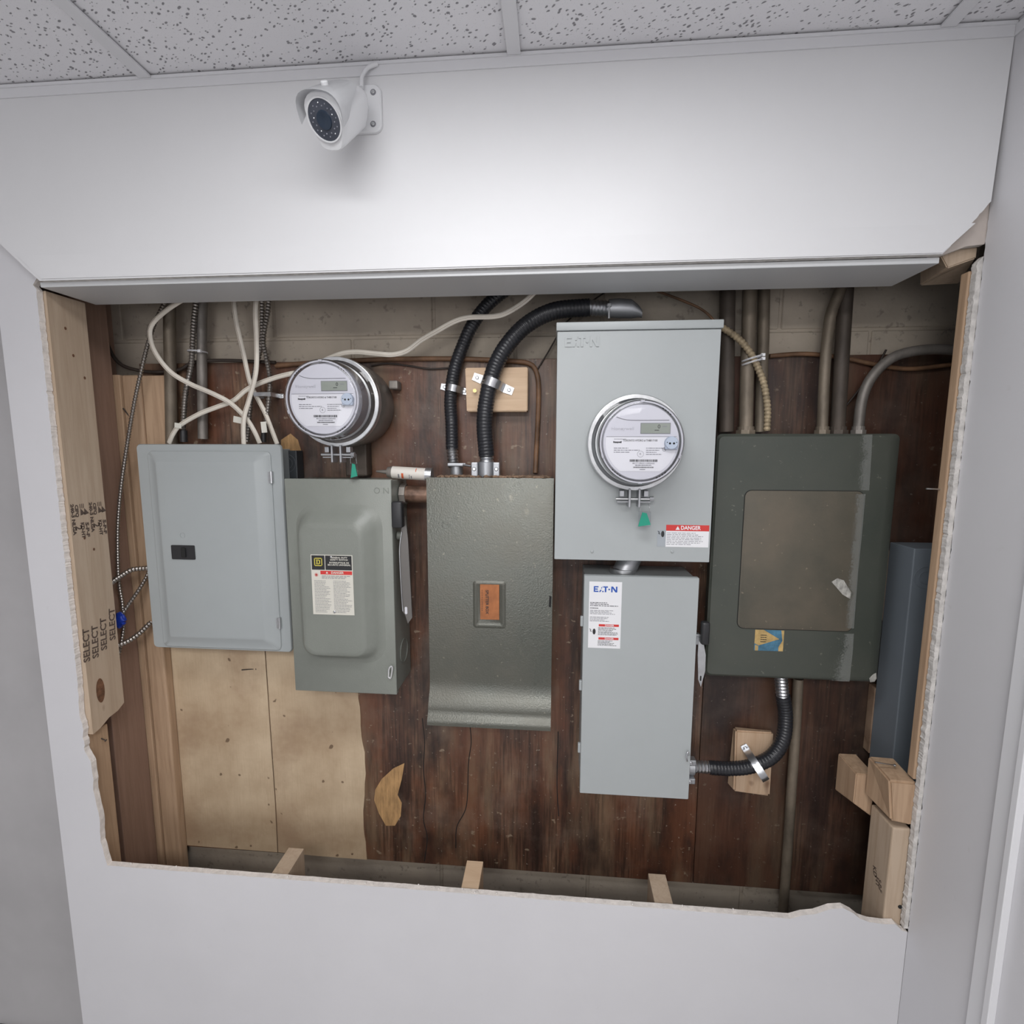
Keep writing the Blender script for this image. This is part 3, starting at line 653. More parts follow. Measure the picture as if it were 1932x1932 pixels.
bars('fine_print', x0+W*0.25, x1-W*0.05, z1-H*0.34, z1-H*0.40, 3, yl, M_GINK, lb, 0.4, 2)
bars('fine_print', x0+W*0.06, x0+W*0.46, z1-H*0.42, z0+H*0.03, 22, yl, M_GINK, lb, 0.3, 3)
bars('fine_print', x0+W*0.52, x1-W*0.04, z1-H*0.42, z0+H*0.03, 22, yl, M_GINK, lb, 0.3, 4)
screw('label_screw', (x0+W*0.49, 0.0685, z1-H*0.035), 0.0022, M_STEEL, t); screw('label_screw', (x0+W*0.52, 0.0685, z0+H*0.05), 0.003, M_STEEL, t)
text('embossed_on', 'ON', -0.390, 1.628, 0.0999, 0.020, M_SQ, t, extrude=0.0006, space=1.5)
# handle on the right side
bm = B(); box(bm, -0.364, -0.3395, 0.085, 0.108, 1.545, 1.605, 0.004, 3); obj('handle_grip', bm, M_BLKP, t, True)
bm = B(); prism(bm, yz([(760, 985), (757, 1003), (753, 1039), (757, 1108), (760, 1153), (765, 1160), (770, 1176), (778, 1165), (775, 1108), (770, 1017), (765, 973)], 0.116)[::-1], 0.114, 0.118)
hm = mat('handle_metal', (0.17, 0.16, 0.15), 0.35, 0.4); ha_ = obj('handle_arm', bm, hm, t)
bm = B(); tube(bm, path([(758, 1003), (754, 1039), (757, 1108), (760, 1153)], 0.112), 0.0012, 0.01, 6); obj('bright_edge', bm, M_STEEL, ha_, True)
hx_, hz_ = q(766, 1152, 0.113)
bm = B(); prism(bm, rrect(hx_-0.003, hx_+0.003, hz_-0.009, hz_+0.009, 0.0028, 4), 0.1132, 0.1139); obj('slot', bm, M_METERF, ha_)
bm = B(); cyl(bm, (-0.366, 0.135, 1.52), (-0.350, 0.135, 1.52), 0.010, seg=16); obj('pivot', bm, M_SQ, t)
bm = B(); ring(bm, (-0.3672, 0.165, 1.225), (1, 0, 0), 0.030, 0.0285, -0.0005, 0.001, 32); obj('knockout', bm, M_SQ, t)
M_CHROME = mat('polished_latch', (0.85, 0.85, 0.86), 0.15, 0.6)
la = [at(x, y, yy) for x, y, yy in ((733, 1277, .097), (734, 1262, .092), (739, 1257, .090), (740, 1264, .092), (737, 1279, .097), (733, 1277, .097))]
bm = B(); tube(bm, la, 0.0019, 0.002, 8); obj('latch', bm, M_CHROME, t, True)

# ================================================================ SPLITTER BOX
t = thing('splitter_box', (-0.144, 0.17, 1.075), 'dusty olive splitter box with an orange label in a small recess', 'splitter box')
X0, X1, Z0, Z1 = -0.291, 0.0, 1.075, 1.658
bm = B(); box(bm, X0+0.004, X1-0.002, 0.128, 0.2235, Z0+0.01, Z1-0.002, 0.0015); obj('box', bm, M_SPL, t)
bm = B()
prof = [(0.124, Z1), (0.1205, Z1), (0.120, Z1-0.001), (0.120, 1.185), (0.1195, 1.170), (0.1180, 1.158), (0.1145, 1.146), (0.1080, 1.134), (0.1015, 1.122), (0.0985, 1.113), (0.0980, 1.108), (0.0972, 1.103), (0.0940, 1.097), (0.0890, 1.090), (0.0862, 1.086), (0.0858, 1.080), (0.0858, Z0), (0.124, Z0)]
va = [bm.verts.new((X0, y, z)) for y, z in prof]; vb = [bm.verts.new((X1, y, z)) for y, z in prof]
bm.faces.new(va); bm.faces.new(vb[::-1])
for i in range(len(va)): bm.faces.new((va[i], vb[i], vb[(i+1) % len(va)], va[(i+1) % len(va)]))
obj('cover', bm, M_SPL, t, True)
rz0, rz1 = q(900, 1182, 0.12)[1], q(900, 1098, 0.12)[1]; rx0, rx1 = q(895, 1140, 0.12)[0], q(952, 1140, 0.12)[0]
bm = B(); loft(bm, [rloop(rx0-0.003, rx1+0.003, rz0-0.003, rz1+0.003, 0.007, 0.1199), rloop(rx0, rx1, rz0, rz1, 0.006, 0.1180), rloop(rx0+0.003, rx1-0.003, rz0+0.003, rz1-0.003, 0.005, 0.1172), rloop(rx0+0.006, rx1-0.006, rz0+0.006, rz1-0.006, 0.004, 0.1180), rloop(rx0+0.009, rx1-0.009, rz0+0.009, rz1-0.009, 0.003, 0.1196)])
obj('label_recess', bm, M_SPL, t, True)
x0, z1 = q(906, 1102, 0.119); x1, z0 = q(942, 1169, 0.119)
lb = plate('orange_label', x0, x1, z0, z1, 0.1176, M_ORANGE, t)
text('print', 'SPLITTER BOX', x0+(x1-x0)*0.36, (z0+z1)/2, 0.1169, 0.0095, M_INK, lb, rot=-90, width=0.058, bold=0.0002)
bars('fine_print', x0+(x1-x0)*0.08, x0+(x1-x0)*0.14, z1-0.012, z0+0.02, 12, 0.1169, M_INK, lb, 0.4, 8)
sx, sz = q(1038, 1135, 0.12)
bm = B(); prism(bm, [(sx-0.003, sz-0.012), (sx+0.002, sz-0.014), (sx+0.003, sz+0.012), (sx-0.002, sz+0.014)], 0.1194, 0.1199); obj('keyhole', bm, M_DARK, t)
# dust and debris on the top
bm = B()
for i in range(260):
    x = R.uniform(-0.27, -0.012); x = x if R.random() < 0.5 else R.uniform(-0.10, -0.012); y = R.uniform(0.121, 0.165); s = R.uniform(0.0015, 0.0055)
    bmesh.ops.create_icosphere(bm, subdivisions=1, radius=s, matrix=Matrix.Translation((x, y, 1.6585+s*0.3)) @ Matrix.Diagonal((1.5, 1, R.uniform(0.4, 0.9), 1)))
tag(obj('debris', bm, M_DUST), 'brown dust and crumbs lying on top of the olive splitter box', 'debris', kind='stuff')

# ================================================================ METER BASE (right, large) 
t = thing('meter_cabinet', (0.168, 0.15, 1.482), 'large pale grey meter cabinet with a drip cap and embossed maker name', 'meter cabinet')
X0, X1, Z0, Z1 = 0.003, 0.335, 1.482, 1.966
bm = B(); box(bm, X0+0.003, X1-0.003, 0.088, 0.2235, Z0+0.003, Z1, 0.001); obj('box', bm, M_GREY2, t)
bm = B(); loft(bm, [rloop(X0, X1, Z0, Z1, 0.002, 0.096), rloop(X0, X1, Z0, Z1, 0.002, 0.0815), rloop(X0+0.001, X1-0.001, Z0+0.001, Z1-0.001, 0.002, 0.080)]); obj('cover', bm, M_GREY2, t, True)
bm = B(); box(bm, X0-0.002, X1+0.003, 0.0755, 0.2235, Z1+0.0005, Z1+0.0175, 0.0018); obj('drip_cap', bm, M_GREY2, t, True)
ex0, ez = q(1066, 645, 0.08); ex1, _ = q(1130, 645, 0.08)
def eaton(parent, x0, x1, zc, h, y, m, ext):
    """letters E A(two strokes of dots) T dot N"""
    bm = B(); W = x1-x0; th = h*0.24
    def bar(a, b, c, d): box(bm, x0+a*W, x0+b*W, y-ext, y, zc+c*h, zc+d*h)
    bar(0, 0.055, -0.5, 0.5); bar(0.0551, 0.20, 0.3, 0.5); bar(0.0551, 0.17, -0.1, 0.1); bar(0.0551, 0.20, -0.5, -0.3)
    for pts in ([(0.225, -0.5), (0.285, -0.5), (0.335, -0.12), (0.275, -0.12)], [(0.30, 0.12), (0.345, 0.12), (0.372, 0.5), (0.36, 0.5)], [(0.36, -0.5), (0.42, -0.5), (0.42, -0.3), (0.36, -0.3)]):
        prism(bm, [(x0+a*W, zc+b*h) for a, b in pts], y-ext, y)
    bar(0.40, 0.60, 0.3, 0.5); bar(0.47, 0.535, -0.5, 0.3)
    lathe(bm, (x0+0.655*W, y, zc-0.02*h), (0, -1, 0), [(0, W*0.036), (ext, W*0.036)], 14)
    bar(0.74, 0.80, -0.5, 0.5); bar(0.94, 1.0, -0.5, 0.5)
    prism(bm, [(x0+a*W, zc+b*h) for a, b in ((0.74, 0.5), (0.82, 0.5), (1.0, -0.5), (0.92, -0.5))], y-ext*0.98, y)
    return obj('maker_letters', bm, m, parent)
eaton(t, ex0, ex1, ez, 0.021, 0.0799, M_GREY2, 0.0018)
x0, z1 = q(1257, 990, 0.08); x1, z0 = q(1336, 1033, 0.08); W = x1-x0; H = z1-z0
lb = plate('danger_label', x0, x1, z0, z1, 0.0798, M_LABEL, t, 0.0004)
plate('red_band', x0, x1, z1-H*0.27, z1, 0.0794, M_RED, lb, 0.0003)
text('print', 'DANGER', x0+W*0.57, z1-H*0.135, 0.0790, H*0.24, M_LABEL, lb, width=W*0.46, bold=0.0003)
bm = B(); vs = [bm.verts.new((x0+W*0.27+dx, 0.0789, z1-H*0.22+dz)) for dx, dz in ((-.0045, 0), (.0045, 0), (0, .008))]; bm.faces.new(vs); obj('alert_triangle', bm, M_LABEL, lb)
bars('fine_print', x0+W*0.02, x0+W*0.88, z1-H*0.33, z0+H*0.08, 8, 0.0793, M_GINK, lb, 0.33, 11)
plate('clear_patch', x0-W*0.20, x0-W*0.005, z0, z1-H*0.25, 0.0798, M_WIRE if False else mat('faded_patch', (0.36, 0.39, 0.42), 0.4), t, 0.0003)
def hand_symbol(cx, cz, s, y, parent):
    bm = B(); lathe(bm, (cx, y, cz), (0, -1, 0), [(0, s), (0.0002, s)], 16)
    bmesh.ops.scale(bm, vec=(0.62, 1, 1.25), verts=bm.verts, space=Matrix.Translation((-cx, -y, -cz)))
    tube(bm, [(cx-s*1.9, y-0.0002, cz+s*1.1), (cx-s*1.3, y-0.0002, cz+s*0.7), (cx-s*1.6, y-0.0002, cz+s*0.2), (cx-s*0.9, y-0.0002, cz)], s*0.12, s*0.2, 6, flat=0.3)
    return obj('shock_symbol', bm, M_INK, parent)
hand_symbol(x0-W*0.075, z1-H*0.42, 0.0055, 0.0793, t)
for px in (1117, 1268): screw('cover_screw', at(px, 1040, 0.0799), 0.0035, M_GREY2, t)

# ================================================================ METERS
def meter(cx, cz, Y, label, mirror=1):
    """Y = plane of the sealing ring front"""
    t = thing('electricity_meter', (cx, Y, cz-0.095), label, 'meter')
    c = Vector((cx, Y, cz)); A = (0, -1, 0)
    bm = B(); lathe(bm, c, A, [(0.002, 0.078), (0.045, 0.078), (0.0455, 0.074)], 56); obj('meter_body', bm, M_METERB, t, True)
    bm = B(); lathe(bm, c, A, [(0.0456, 0.074), (0.064, 0.0735), (0.066, 0.072)], 56); f = obj('face_plate', bm, M_METERF, t, True)
    y = Y-0.0662
    # clear cover: side wall, rounded shoulder, flat front
    bm = B(); lathe(bm, c, A, [(0.0, 0.091), (0.004, 0.091), (0.006, 0.086), (0.06, 0.0835), (0.070, 0.0815), (0.074, 0.078), (0.0755, 0.073), (0.0755, 0.03)], 64, cap0=False); obj('clear_cover', bm, M_CLEAR, t, True)
    bm = B(); ring(bm, c, A, 0.0795, 0.0765, 0.066, 0.0685, 64); obj('cover_rim', bm, M_METERF, t, True)
    # printed label: clipped disc
    R0 = 0.068; top = cz+0.011; bot = cz-0.058
    pts = []
    for k in range(0, 65):
        a = math.radians(10 - 200*k/64); x = R0*math.cos(a); z = R0*math.sin(a)
        if cz+z <= top and cz+z >= bot: pts.append((cx+x, cz+z))
    pts = [(cx+math.sqrt(R0**2-(top-cz)**2), top)] + [p for p in pts if p[1] < top-0.001] + [(cx-math.sqrt(R0**2-(top-cz)**2), top)]
    bm = B(); prism(bm, [(cx+(x-cx), z) for x, z in pts], y-0.0004, y); lb = obj('printed_label', bm, M_LABEL, t)
    yl = y-0.0007
    bm = B()
    P2 = [(x, yl, z) for x, z in pts]; tube(bm, [P2[-1], P2[0]], 0.0004, 0.02, 4, flat=0.3, straight=True); obj('outline', bm, M_GINK, lb)
    # curved moulding line and display
    bm = B(); tube(bm, [(cx-0.049, y, cz+0.049), (cx-0.035, y, cz+0.0445), (cx-0.015, y, cz+0.0425), (cx+0.052, y, cz+0.0425)], 0.0007, 0.003, 6, flat=0.5); obj('moulding_line', bm, M_GINK, t)
    d = plate('display', cx-0.002, cx+0.055, cz+0.0165, cz+0.0375, y, M_GINK, t, 0.0004)
    plate('lcd_glass', cx-0.001, cx+0.054, cz+0.0175, cz+0.0365, y-0.0005, M_LCD, d, 0.0003)
    text('digit', '0', cx+0.033, cz+0.030, y-0.0010, 0.0105, M_INK, d); bars('segment', cx+0.040, cx+0.050, cz+0.032, cz+0.029, 1, y-0.0010, M_GINK, d, 0.5, 5); bars('segment', cx+0.025, cx+0.034, cz+0.0245, cz+0.022, 1, y-0.0010, M_INK, d, 0.6, 6)
    text('maker_name', 'Honeywell', cx-0.036, cz+0.0265, y-0.0002, 0.0085, mat('moulded_letters', (0.55, 0.55, 0.58), 0.4), t, width=0.043, extrude=0.0003)
    text('print', 'TORONTO HYDRO # TH8017100', cx-0.002, cz+0.0035, yl, 0.0055, M_INK, lb, width=0.066)
    text('print', 'Honeywell', cx-0.0455, cz+0.0005, yl, 0.0045, M_INK, lb, width=0.016, bold=0.0003)
    bars('fine_print', cx-0.052, cx-0.02, cz+0.0075, cz+0.0055, 1, yl, M_GINK, lb, 0.5, 3)
    bars('fine_print', cx-0.052, cx+0.004, cz-0.009, cz-0.021, 3, yl, M_GINK, lb, 0.33, 21, 0.4); bars('fine_print', cx+0.010, cx+0.048, cz-0.009, cz-0.025, 4, yl, M_GINK, lb, 0.33, 22, 0.5)
    bm = B(); ring(bm, (cx-0.0005, yl, cz-0.0225), A, 0.0062, 0.0057, -0.0001, 0.0001, 20); obj('round_mark', bm, M_GINK, lb)
    text('round_mark', 'K', cx-0.0005, cz-0.0225, yl, 0.006, M_GINK, lb)
    bm = B(); RR = random.Random(5); x = cx-0.0205
    while x < cx+0.031:
        wd = RR.choice((0.0004, 0.0008, 0.0012)); box(bm, x, x+wd, yl-0.0001, yl, cz-0.0375, cz-0.0330); x += wd+RR.choice((0.0004, 0.0007))
    obj('barcode', bm, M_INK, lb)
    bm = B(); x = cx-0.0135
    while x < cx+0.025:
        wd = RR.choice((0.0004, 0.0008)); box(bm, x, x+wd, yl-0.0001, yl, cz-0.0495, cz-0.0470); x += wd+RR.choice((0.0004, 0.0006))
    obj('barcode', bm, M_INK, lb)
    text('print', '8017710RK01Y2002A02', cx+0.006, cz-0.0405, yl, 0.0040, M_GINK, lb, width=0.042)
    bars('fine_print', cx-0.010, cx+0.022, cz-0.0425, cz-0.046, 1, yl, M_GINK, lb, 0.5, 23); bars('fine_print', cx-0.001, cx+0.010, cz-0.0510, cz-0.054, 1, yl, M_GINK, lb, 0.5, 24, 0.9)
    bm = B(); ring(bm, (cx+0.0445, yl, cz-0.0135), A, 0.0037, 0.0032, -0.0001, 0.0001, 16); obj('round_mark', bm, M_INK, lb); text('round_mark', 'UL', cx+0.0445, cz-0.0135, yl, 0.004, M_INK, lb)
    # optical port
    bm = B(); lathe(bm, (cx+0.0565, y, cz-0.0010), A, [(0, 0.0128), (0.0085, 0.0125), (0.0095, 0.0115)], 28)
    box(bm, cx+0.0445, cx+0.0685, y-0.008, y, cz-0.0135, cz-0.002, 0.002); p = obj('optical_port', bm, M_PORT, t, True)
    for dx in (-0.0035, 0.0040):
        bm = B(); lathe(bm, (cx+0.0565+dx, y-0.0093, cz-0.002), A, [(0, 0.0021), (0.0004, 0.0021)], 10); obj('port_eye', bm, M_DARK, p)
    for dx in (-0.0085, 0.0088):
        bm = B(); lathe(bm, (cx+0.0565+dx, y-0.0093, cz), A, [(0, 0.0010), (0.0004, 0.0010)], 8); obj('port_eye', bm, M_DARK, p)
    # vent slots round the rim, in four groups
    for a0 in (52, 132, 232, 302):
        for k in range(4):
            a = math.radians(a0+k*4.6-7); rr = 0.0755
            bm = B(); box(bm, -0.0018, 0.0018, -0.0004, 0.0004, -0.0009, 0.0009, mat=Matrix.Translation((cx+rr*math.cos(a), y-0.0024, cz+rr*math.sin(a))) @ Matrix.Rotation(-a-PI/2, 4, 'Y'))
            obj('vent_slot', bm, M_DARK, t)
    for a0 in (90, 200, 270, 340):
        a = math.radians(a0); bm = B(); box(bm, -0.004, 0.004, -0.0015, 0.0015, -0.002, 0.002, 0.0006, mat=Matrix.Translation((cx+0.0785*math.cos(a), y-0.004, cz+0.0785*math.sin(a))) @ Matrix.Rotation(-a-PI/2, 4, 'Y')); obj('rim_tab', bm, M_METERF, t)
    # sealing ring with clamp lugs
    s = thing('sealing_ring', (cx, Y+0.01, cz-0.12), 'steel sealing ring with bolted lugs clamping the ' + ('right meter to its large cabinet' if cx > 0 else 'left meter to its round socket'), 'clamp ring', 'meter sealing rings')
    bm = B(); lathe(bm, c, A, [(-0.016, 0.0965), (-0.012, 0.100), (-0.003, 0.100), (0.002, 0.0985), (0.0035, 0.0945)], 64, cap0=False, cap1=False)
    ring(bm, c, A, 0.0975, 0.091, -0.002, 0.0035, 64); obj('band', bm, M_STEEL, s, True)
    for sx in (-1, 1):
        bm = B(); box(bm, cx+sx*0.010-0.0022, cx+sx*0.010+0.0022, Y-0.012, Y+0.016, cz-0.134, cz-0.095, 0.001); obj('lug', bm, M_CAST, s)
        bm = B(); box(bm, cx+sx*0.010, cx+sx*0.035, Y-0.004, Y+0.012, cz-0.124, cz-0.1215, 0.0005); box(bm, cx+sx*0.020, cx+sx*0.030, Y-0.004, Y+0.012, cz-0.112, cz-0.099, 0.0012); obj('lug_rib', bm, M_CAST, s)
    bm = B(); cyl(bm, (cx-0.038, Y-0.003, cz-0.1165), (cx+0.034, Y-0.003, cz-0.1165), 0.003, seg=12); obj('bolt', bm, M_STEEL, s, True)
    bm = B(); cyl(bm, (cx+0.032, Y-0.003, cz-0.1165), (cx+0.040, Y-0.003, cz-0.1165), 0.0058, seg=8); obj('bolt_head', bm, M_CAST, s)
    return t
meter(-0.488, 1.826, 0.100, 'round digital electricity meter protruding from its own socket on the left')
meter(0.168, 1.736, 0.062, 'round digital electricity meter mounted on the large pale grey cabinet')
t = thing('meter_socket', (-0.488, 0.17, 1.73), 'old round grey metal socket behind the left electricity meter', 'meter socket')
bm = B(); lathe(bm, (-0.488, 0.117, 1.826), (0, 1, 0), [(0, 0.095), (0.004, 0.098), (0.05, 0.099), (0.095, 0.096), (0.1065, 0.09)], 56); obj('can', bm, mat('aged_socket_metal', (0.20, 0.18, 0.16), 0.4, 0.5, noise=(12, 0.3, (1, 1, 1))), t, True)
bm = B(); box(bm, -0.397, -0.375, 0.19, 0.2235, 1.865, 1.885, 0.003, mat=None); obj('mounting_ear', bm, M_PIPEG, t)
bm = B(); box(bm, -0.51, -0.455, 0.185, 0.2235, 1.656, 1.74, 0.004); obj('lower_hub', bm, M_PIPED, t)
# seals
def seal(px, py, Y, label, w0, h, spread):
    t = thing('seal_tag', at(px, py, Y), label, 'seal tag', 'green meter seals')
    c = at(px, py, Y)
    bm = B(); prism(bm, [(c.x-w0*0.25, c.z+h/2), (c.x+w0*0.2, c.z+h/2-0.002), (c.x+w0*0.5*spread, c.z-h/2+0.004), (c.x-w0*0.5*spread, c.z-h/2)], c.y-0.0015, c.y+0.0015); obj('tag_body', bm, M_TEAL, t)
    bm = B(); box(bm, c.x-w0*0.62, c.x+w0*0.62, c.y-0.0028, c.y+0.0028, c.z-h*0.52, c.z+h*0.56, 0.001); obj('clear_case', bm, M_CLEAR, t)
    for dx in (-0.5, 0.5):
        bm = B(); tube(bm, [(c.x+dx*w0, c.y, c.z+h*0.5), (c.x+dx*w0*0.95, c.y-0.002, c.z+h*0.8), (c.x+dx*w0*0.7, c.y+0.004, c.z+h*1.15)], 0.0006, 0.003, 6); obj('wire_loop', bm, M_BRIGHT, t)
seal(1216, 980, 0.050, 'green seal tag hanging under the right meter on the large cabinet', 0.020, 0.030, 1.3)
seal(668, 888, 0.090, 'green seal tag hanging under the left meter above the sage switch', 0.014, 0.032, 1.1)

# ================================================================ LOWER SWITCH BOX
t = thing('disconnect_switch', (0.197, 0.16, 0.914), 'tall pale grey disconnect switch with white maker label and side handle', 'disconnect switch')
X0, X1, Z0, Z1 = 0.0705, 0.322, 0.914, 1.442
bm = B(); box(bm, X0+0.003, X1-0.005, 0.107, 0.2235, Z0+0.004, Z1-0.003, 0.0015); obj('box', bm, M_GREY2, t)
bm = B(); loft(bm, [rloop(X0, X1, Z0, Z1, 0.002, 0.116), rloop(X0, X1, Z0, Z1, 0.002, 0.1015), rloop(X0+0.001, X1-0.001, Z0+0.001, Z1-0.001, 0.002, 0.100)]); obj('cover', bm, M_GREY2, t, True)
for py in (1172, 1293, 1411):
    z = at(1095, py, 0.11).z; bm = B(); box(bm, X0-0.006, X0+0.001, 0.108, 0.116, z-0.012, z+0.012, 0.0015); obj('hinge', bm, M_GREY2, t)
x0, z1 = q(1112, 1097, 0.0995); x1, z0 = q(1170, 1224, 0.0995); W = x1-x0; H = z1-z0
lb = plate('maker_label', x0, x1, z0, z1, 0.0998, M_LABEL, t, 0.0004)
eaton(lb, x0+W*0.14, x0+W*0.86, z1-H*0.11, H*0.085, 0.0993, M_BLUE, 0.0003)
yl = 0.0992
bars('fine_print', x0+W*0.04, x0+W*0.9, z1-H*0.30, z1-H*0.37, 3, yl, M_INK, lb, 0.4, 31); bars('fine_print', x0+W*0.04, x0+W*0.45, z1-H*0.385, z1-H*0.405, 1, yl, M_INK, lb, 0.5, 32)
bars('fine_print', x0+W*0.04, x0+W*0.9, z1-H*0.42, z1-H*0.49, 4, yl, M_GINK, lb, 0.4, 33); bars('fine_print', x0+W*0.04, x0+W*0.75, z1-H*0.52, z1-H*0.60, 4, yl, M_GINK, lb, 0.4, 34)
for k, a in enumerate((0.635, 0.835)):
    plate('red_band', x0+W*0.32, x1-W*0.06, z1-H*(a+0.035), z1-H*a, 0.0995, M_RED, lb, 0.0003)
    text('print', ('DANGER', 'DANGER')[k], x0+W*0.65, z1-H*(a+0.0175), 0.0990, H*0.032, M_LABEL, lb, bold=0.0001)
    bars('fine_print', x0+W*0.30, x1-W*0.08, z1-H*(a+0.045), z1-H*(a+(0.17 if k == 0 else 0.13)), 7 - k*2, yl, M_INK, lb, 0.4, 35+k)
hand_symbol(x0+W*0.18, z1-H*0.75, 0.0055, 0.0993, lb)
# handle
hx = X1+0.010
bm = B(); box(bm, hx-0.002, hx+0.016, 0.090, 0.108, 1.292, 1.345, 0.005, 3, mat=None); obj('handle_grip', bm, M_BLKP, t, True)
bm = B(); prism(bm, yz([(1318, 1203), (1326, 1206), (1331, 1235), (1330, 1265), (1322, 1295), (1317, 1282), (1316, 1235)], 0.108)[::-1], 0.106, 0.110); ha_ = obj('handle_arm', bm, M_STEEL, t)
hx_, hz_ = q(1322, 1280, 0.1055); bm = B(); prism(bm, rrect(hx_-0.0015, hx_+0.0015, hz_-0.006, hz_+0.006, 0.0014, 3), 0.1052, 0.1059); obj('slot', bm, M_DARK, ha_)
bm = B(); box(bm, X1-0.002, hx+0.001, 0.11, 0.124, 1.285, 1.31, 0.002); obj('pivot', bm, M_CAST, t)
lx = at(1297, 1427, 0.095)
bm = B(); tube(bm, [lx+Vector((0, 0, -0.012)), lx+Vector((-0.003, -0.003, 0)), lx+Vector((0, -0.002, 0.013)), lx+Vector((0.003, 0, 0.002))], 0.0016, 0.002, 8); obj('latch', bm, M_BRIGHT, t, True)
# nipple between cabinet and switch
t = thing('conduit_nipple', (0.145, 0.16, 1.44), 'short grey conduit elbow joining the large cabinet to the disconnect switch below', 'conduit')
bm = B(); cyl(bm, at(1176, 1080, 0.15), at(1190, 1050, 0.16), 0.026, 0.026, 24); obj('pipe', bm, M_CAST, t, True)
bm = B(); a = at(1175, 1082, 0.15); cyl(bm, (a.x, a.y, 1.4395), (a.x, a.y, 1.450), 0.030, seg=24); obj('locknut', bm, M_STEEL, t, True)

# ================================================================ GREEN PANEL (right)
t = thing('fuse_panel', (0.543, 0.17, 1.202), 'old dark green panel with inset dusty door and torn blue and gold sticker', 'electrical panel')
X0, X1, Z0, Z1 = 0.354, 0.732, 1.203, 1.757
bm = B(); box(bm, X0+0.02, X1-0.024, 0.136, 0.2235, Z0+0.02, Z1-0.012, 0.002); obj('box', bm, M_GREEN, t)
bm = B(); loft(bm, [rloop(X0, X1, Z0, Z1, 0.012, 0.1375), rloop(X0, X1, Z0, Z1, 0.012, 0.136), rloop(X0+0.002, X1-0.002, Z0+0.002, Z1-0.002, 0.012, 0.134), rloop(X0+0.004, X1-0.022, Z0+0.006, Z1-0.006, 0.010, 0.130)]); obj('cover', bm, M_GREEN, t, True)
gx0, gx1, gz0, gz1 = 0.419, 0.666, 1.3215, 1.634
bm = B(); prism(bm, rrect(gx0-0.0015, gx1+0.0015, gz0-0.0015, gz1+0.0015, 0.015, 5), 0.1295, 0.1299); obj('door_gap', bm, M_DARK, t)
bm = B(); loft(bm, [rloop(gx0, gx1, gz0, gz1, 0.014, 0.1296), rloop(gx0, gx1, gz0, gz1, 0.014, 0.1285), rloop(gx0+0.001, gx1-0.001, gz0+0.001, gz1-0.001, 0.013, 0.128)]); dr_ = obj('door', bm, M_GDOOR, t, True)
x0, z1 = q(1425, 1188, 0.1293); x1, z0 = q(1477, 1229, 0.1293)
s_ = plate('torn_sticker', x0, x1, z0, z1, 0.1298, M_BLUEOLD, t, 0.0003)
bm = B(); W = x1-x0; H = z1-z0
prism(bm, [(x0, z1), (x0+W*0.3, z1), (x0+W*0.85, z1-H*0.42), (x0+W*0.15, z1-H*0.75), (x0, z1-H*0.65)], 0.1293, 0.1295)
prism(bm, [(x0+W*0.03, z0), (x0+W*0.14, z0), (x0+W*0.14, z0+H*0.22), (x0+W*0.03, z0+H*0.28)], 0.1293, 0.1295); prism(bm, [(x1-W*0.16, z0), (x1, z0), (x1, z1), (x1-W*0.10, z1), (x1-W*0.04, z1-H*0.5), (x1-W*0.16, z0+H*0.2)], 0.1293, 0.1295)
obj('gold_print', bm, M_GOLD, s_)
bars('fine_print', x0+W*0.2, x0+W*0.42, z1-H*0.2, z1-H*0.62, 4, 0.1291, M_INK, s_, 0.4, 41, 0.9)
# paint rub: pale scuffed strip and patches
M_RUB = mat('powdery_scuff', (0.30, 0.31, 0.29), 0.9)
nt = M_RUB.node_tree; bs = nt.nodes['Principled BSDF']; tc = nt.nodes.new('ShaderNodeTexCoord')
sp = nt.nodes.new('ShaderNodeUVMap')
nz = noise(nt, tc.outputs['Object'], 260, detail=3)
nz2 = noise(nt, tc.outputs['Object'], 16, (1, 1, 1.2), detail=3)
at_ = nt.nodes.new('ShaderNodeAttribute'); at_.attribute_name = 'fade'
mm = nt.nodes.new('ShaderNodeMath'); mm.operation = 'MULTIPLY'; nt.links.new(at_.outputs['Fac'], mm.inputs[0]); nt.links.new(ramp(nt, nz2, [(0.3, BW(0.35)), (0.6, BW(1.2))]), mm.inputs[1])
m2 = nt.nodes.new('ShaderNodeMath'); m2.operation = 'MULTIPLY_ADD'; nt.links.new(nz, m2.inputs[0]); m2.inputs[1].default_value = 1.0; nt.links.new(mm.outputs[0], m2.inputs[2])
al = ramp(nt, m2.outputs[0], [(0.68, BW(0)), (1.0, BW(0.42))]); nt.links.new(al, bs.inputs['Alpha'])
def rub(parent, strips, y, name='scuff_mark'):
    """strips: rows (x_left, x_right, z); density rises from the left edge to the right edge"""
    bm = B(); rows = []; lay = bm.verts.layers.float.new('fade')
    for xl, xr, z in strips: rows.append([bm.verts.new((xl+(xr-xl)*k/4, y, z)) for k in range(5)])
    for a, b in zip(rows, rows[1:]):
        for k in range(4): bm.faces.new((a[k], a[k+1], b[k+1], b[k]))
    for r in rows:
        for k, v in enumerate(r): v[lay] = (0, 0.2, 0.45, 0.75, 1.0)[k]
    return obj(name, bm, M_RUB, parent)
pxs = [(1618, 1646, 820), (1614, 1644, 860), (1610, 1640, 925)]
rub(t, [(at(a, y, 0.1292).x, at(b, y, 0.1292).x, at(a, y, 0.1292).z) for a, b, y in pxs], 0.1292)
pxs = [(1607, 1633, 932), (1604, 1627, 1000), (1595, 1619, 1080), (1590, 1611, 1185)]
rub(dr_, [(at(a, y, 0.1272).x, at(b, y, 0.1272).x, at(a, y, 0.1272).z) for a, b, y in pxs], 0.1272)
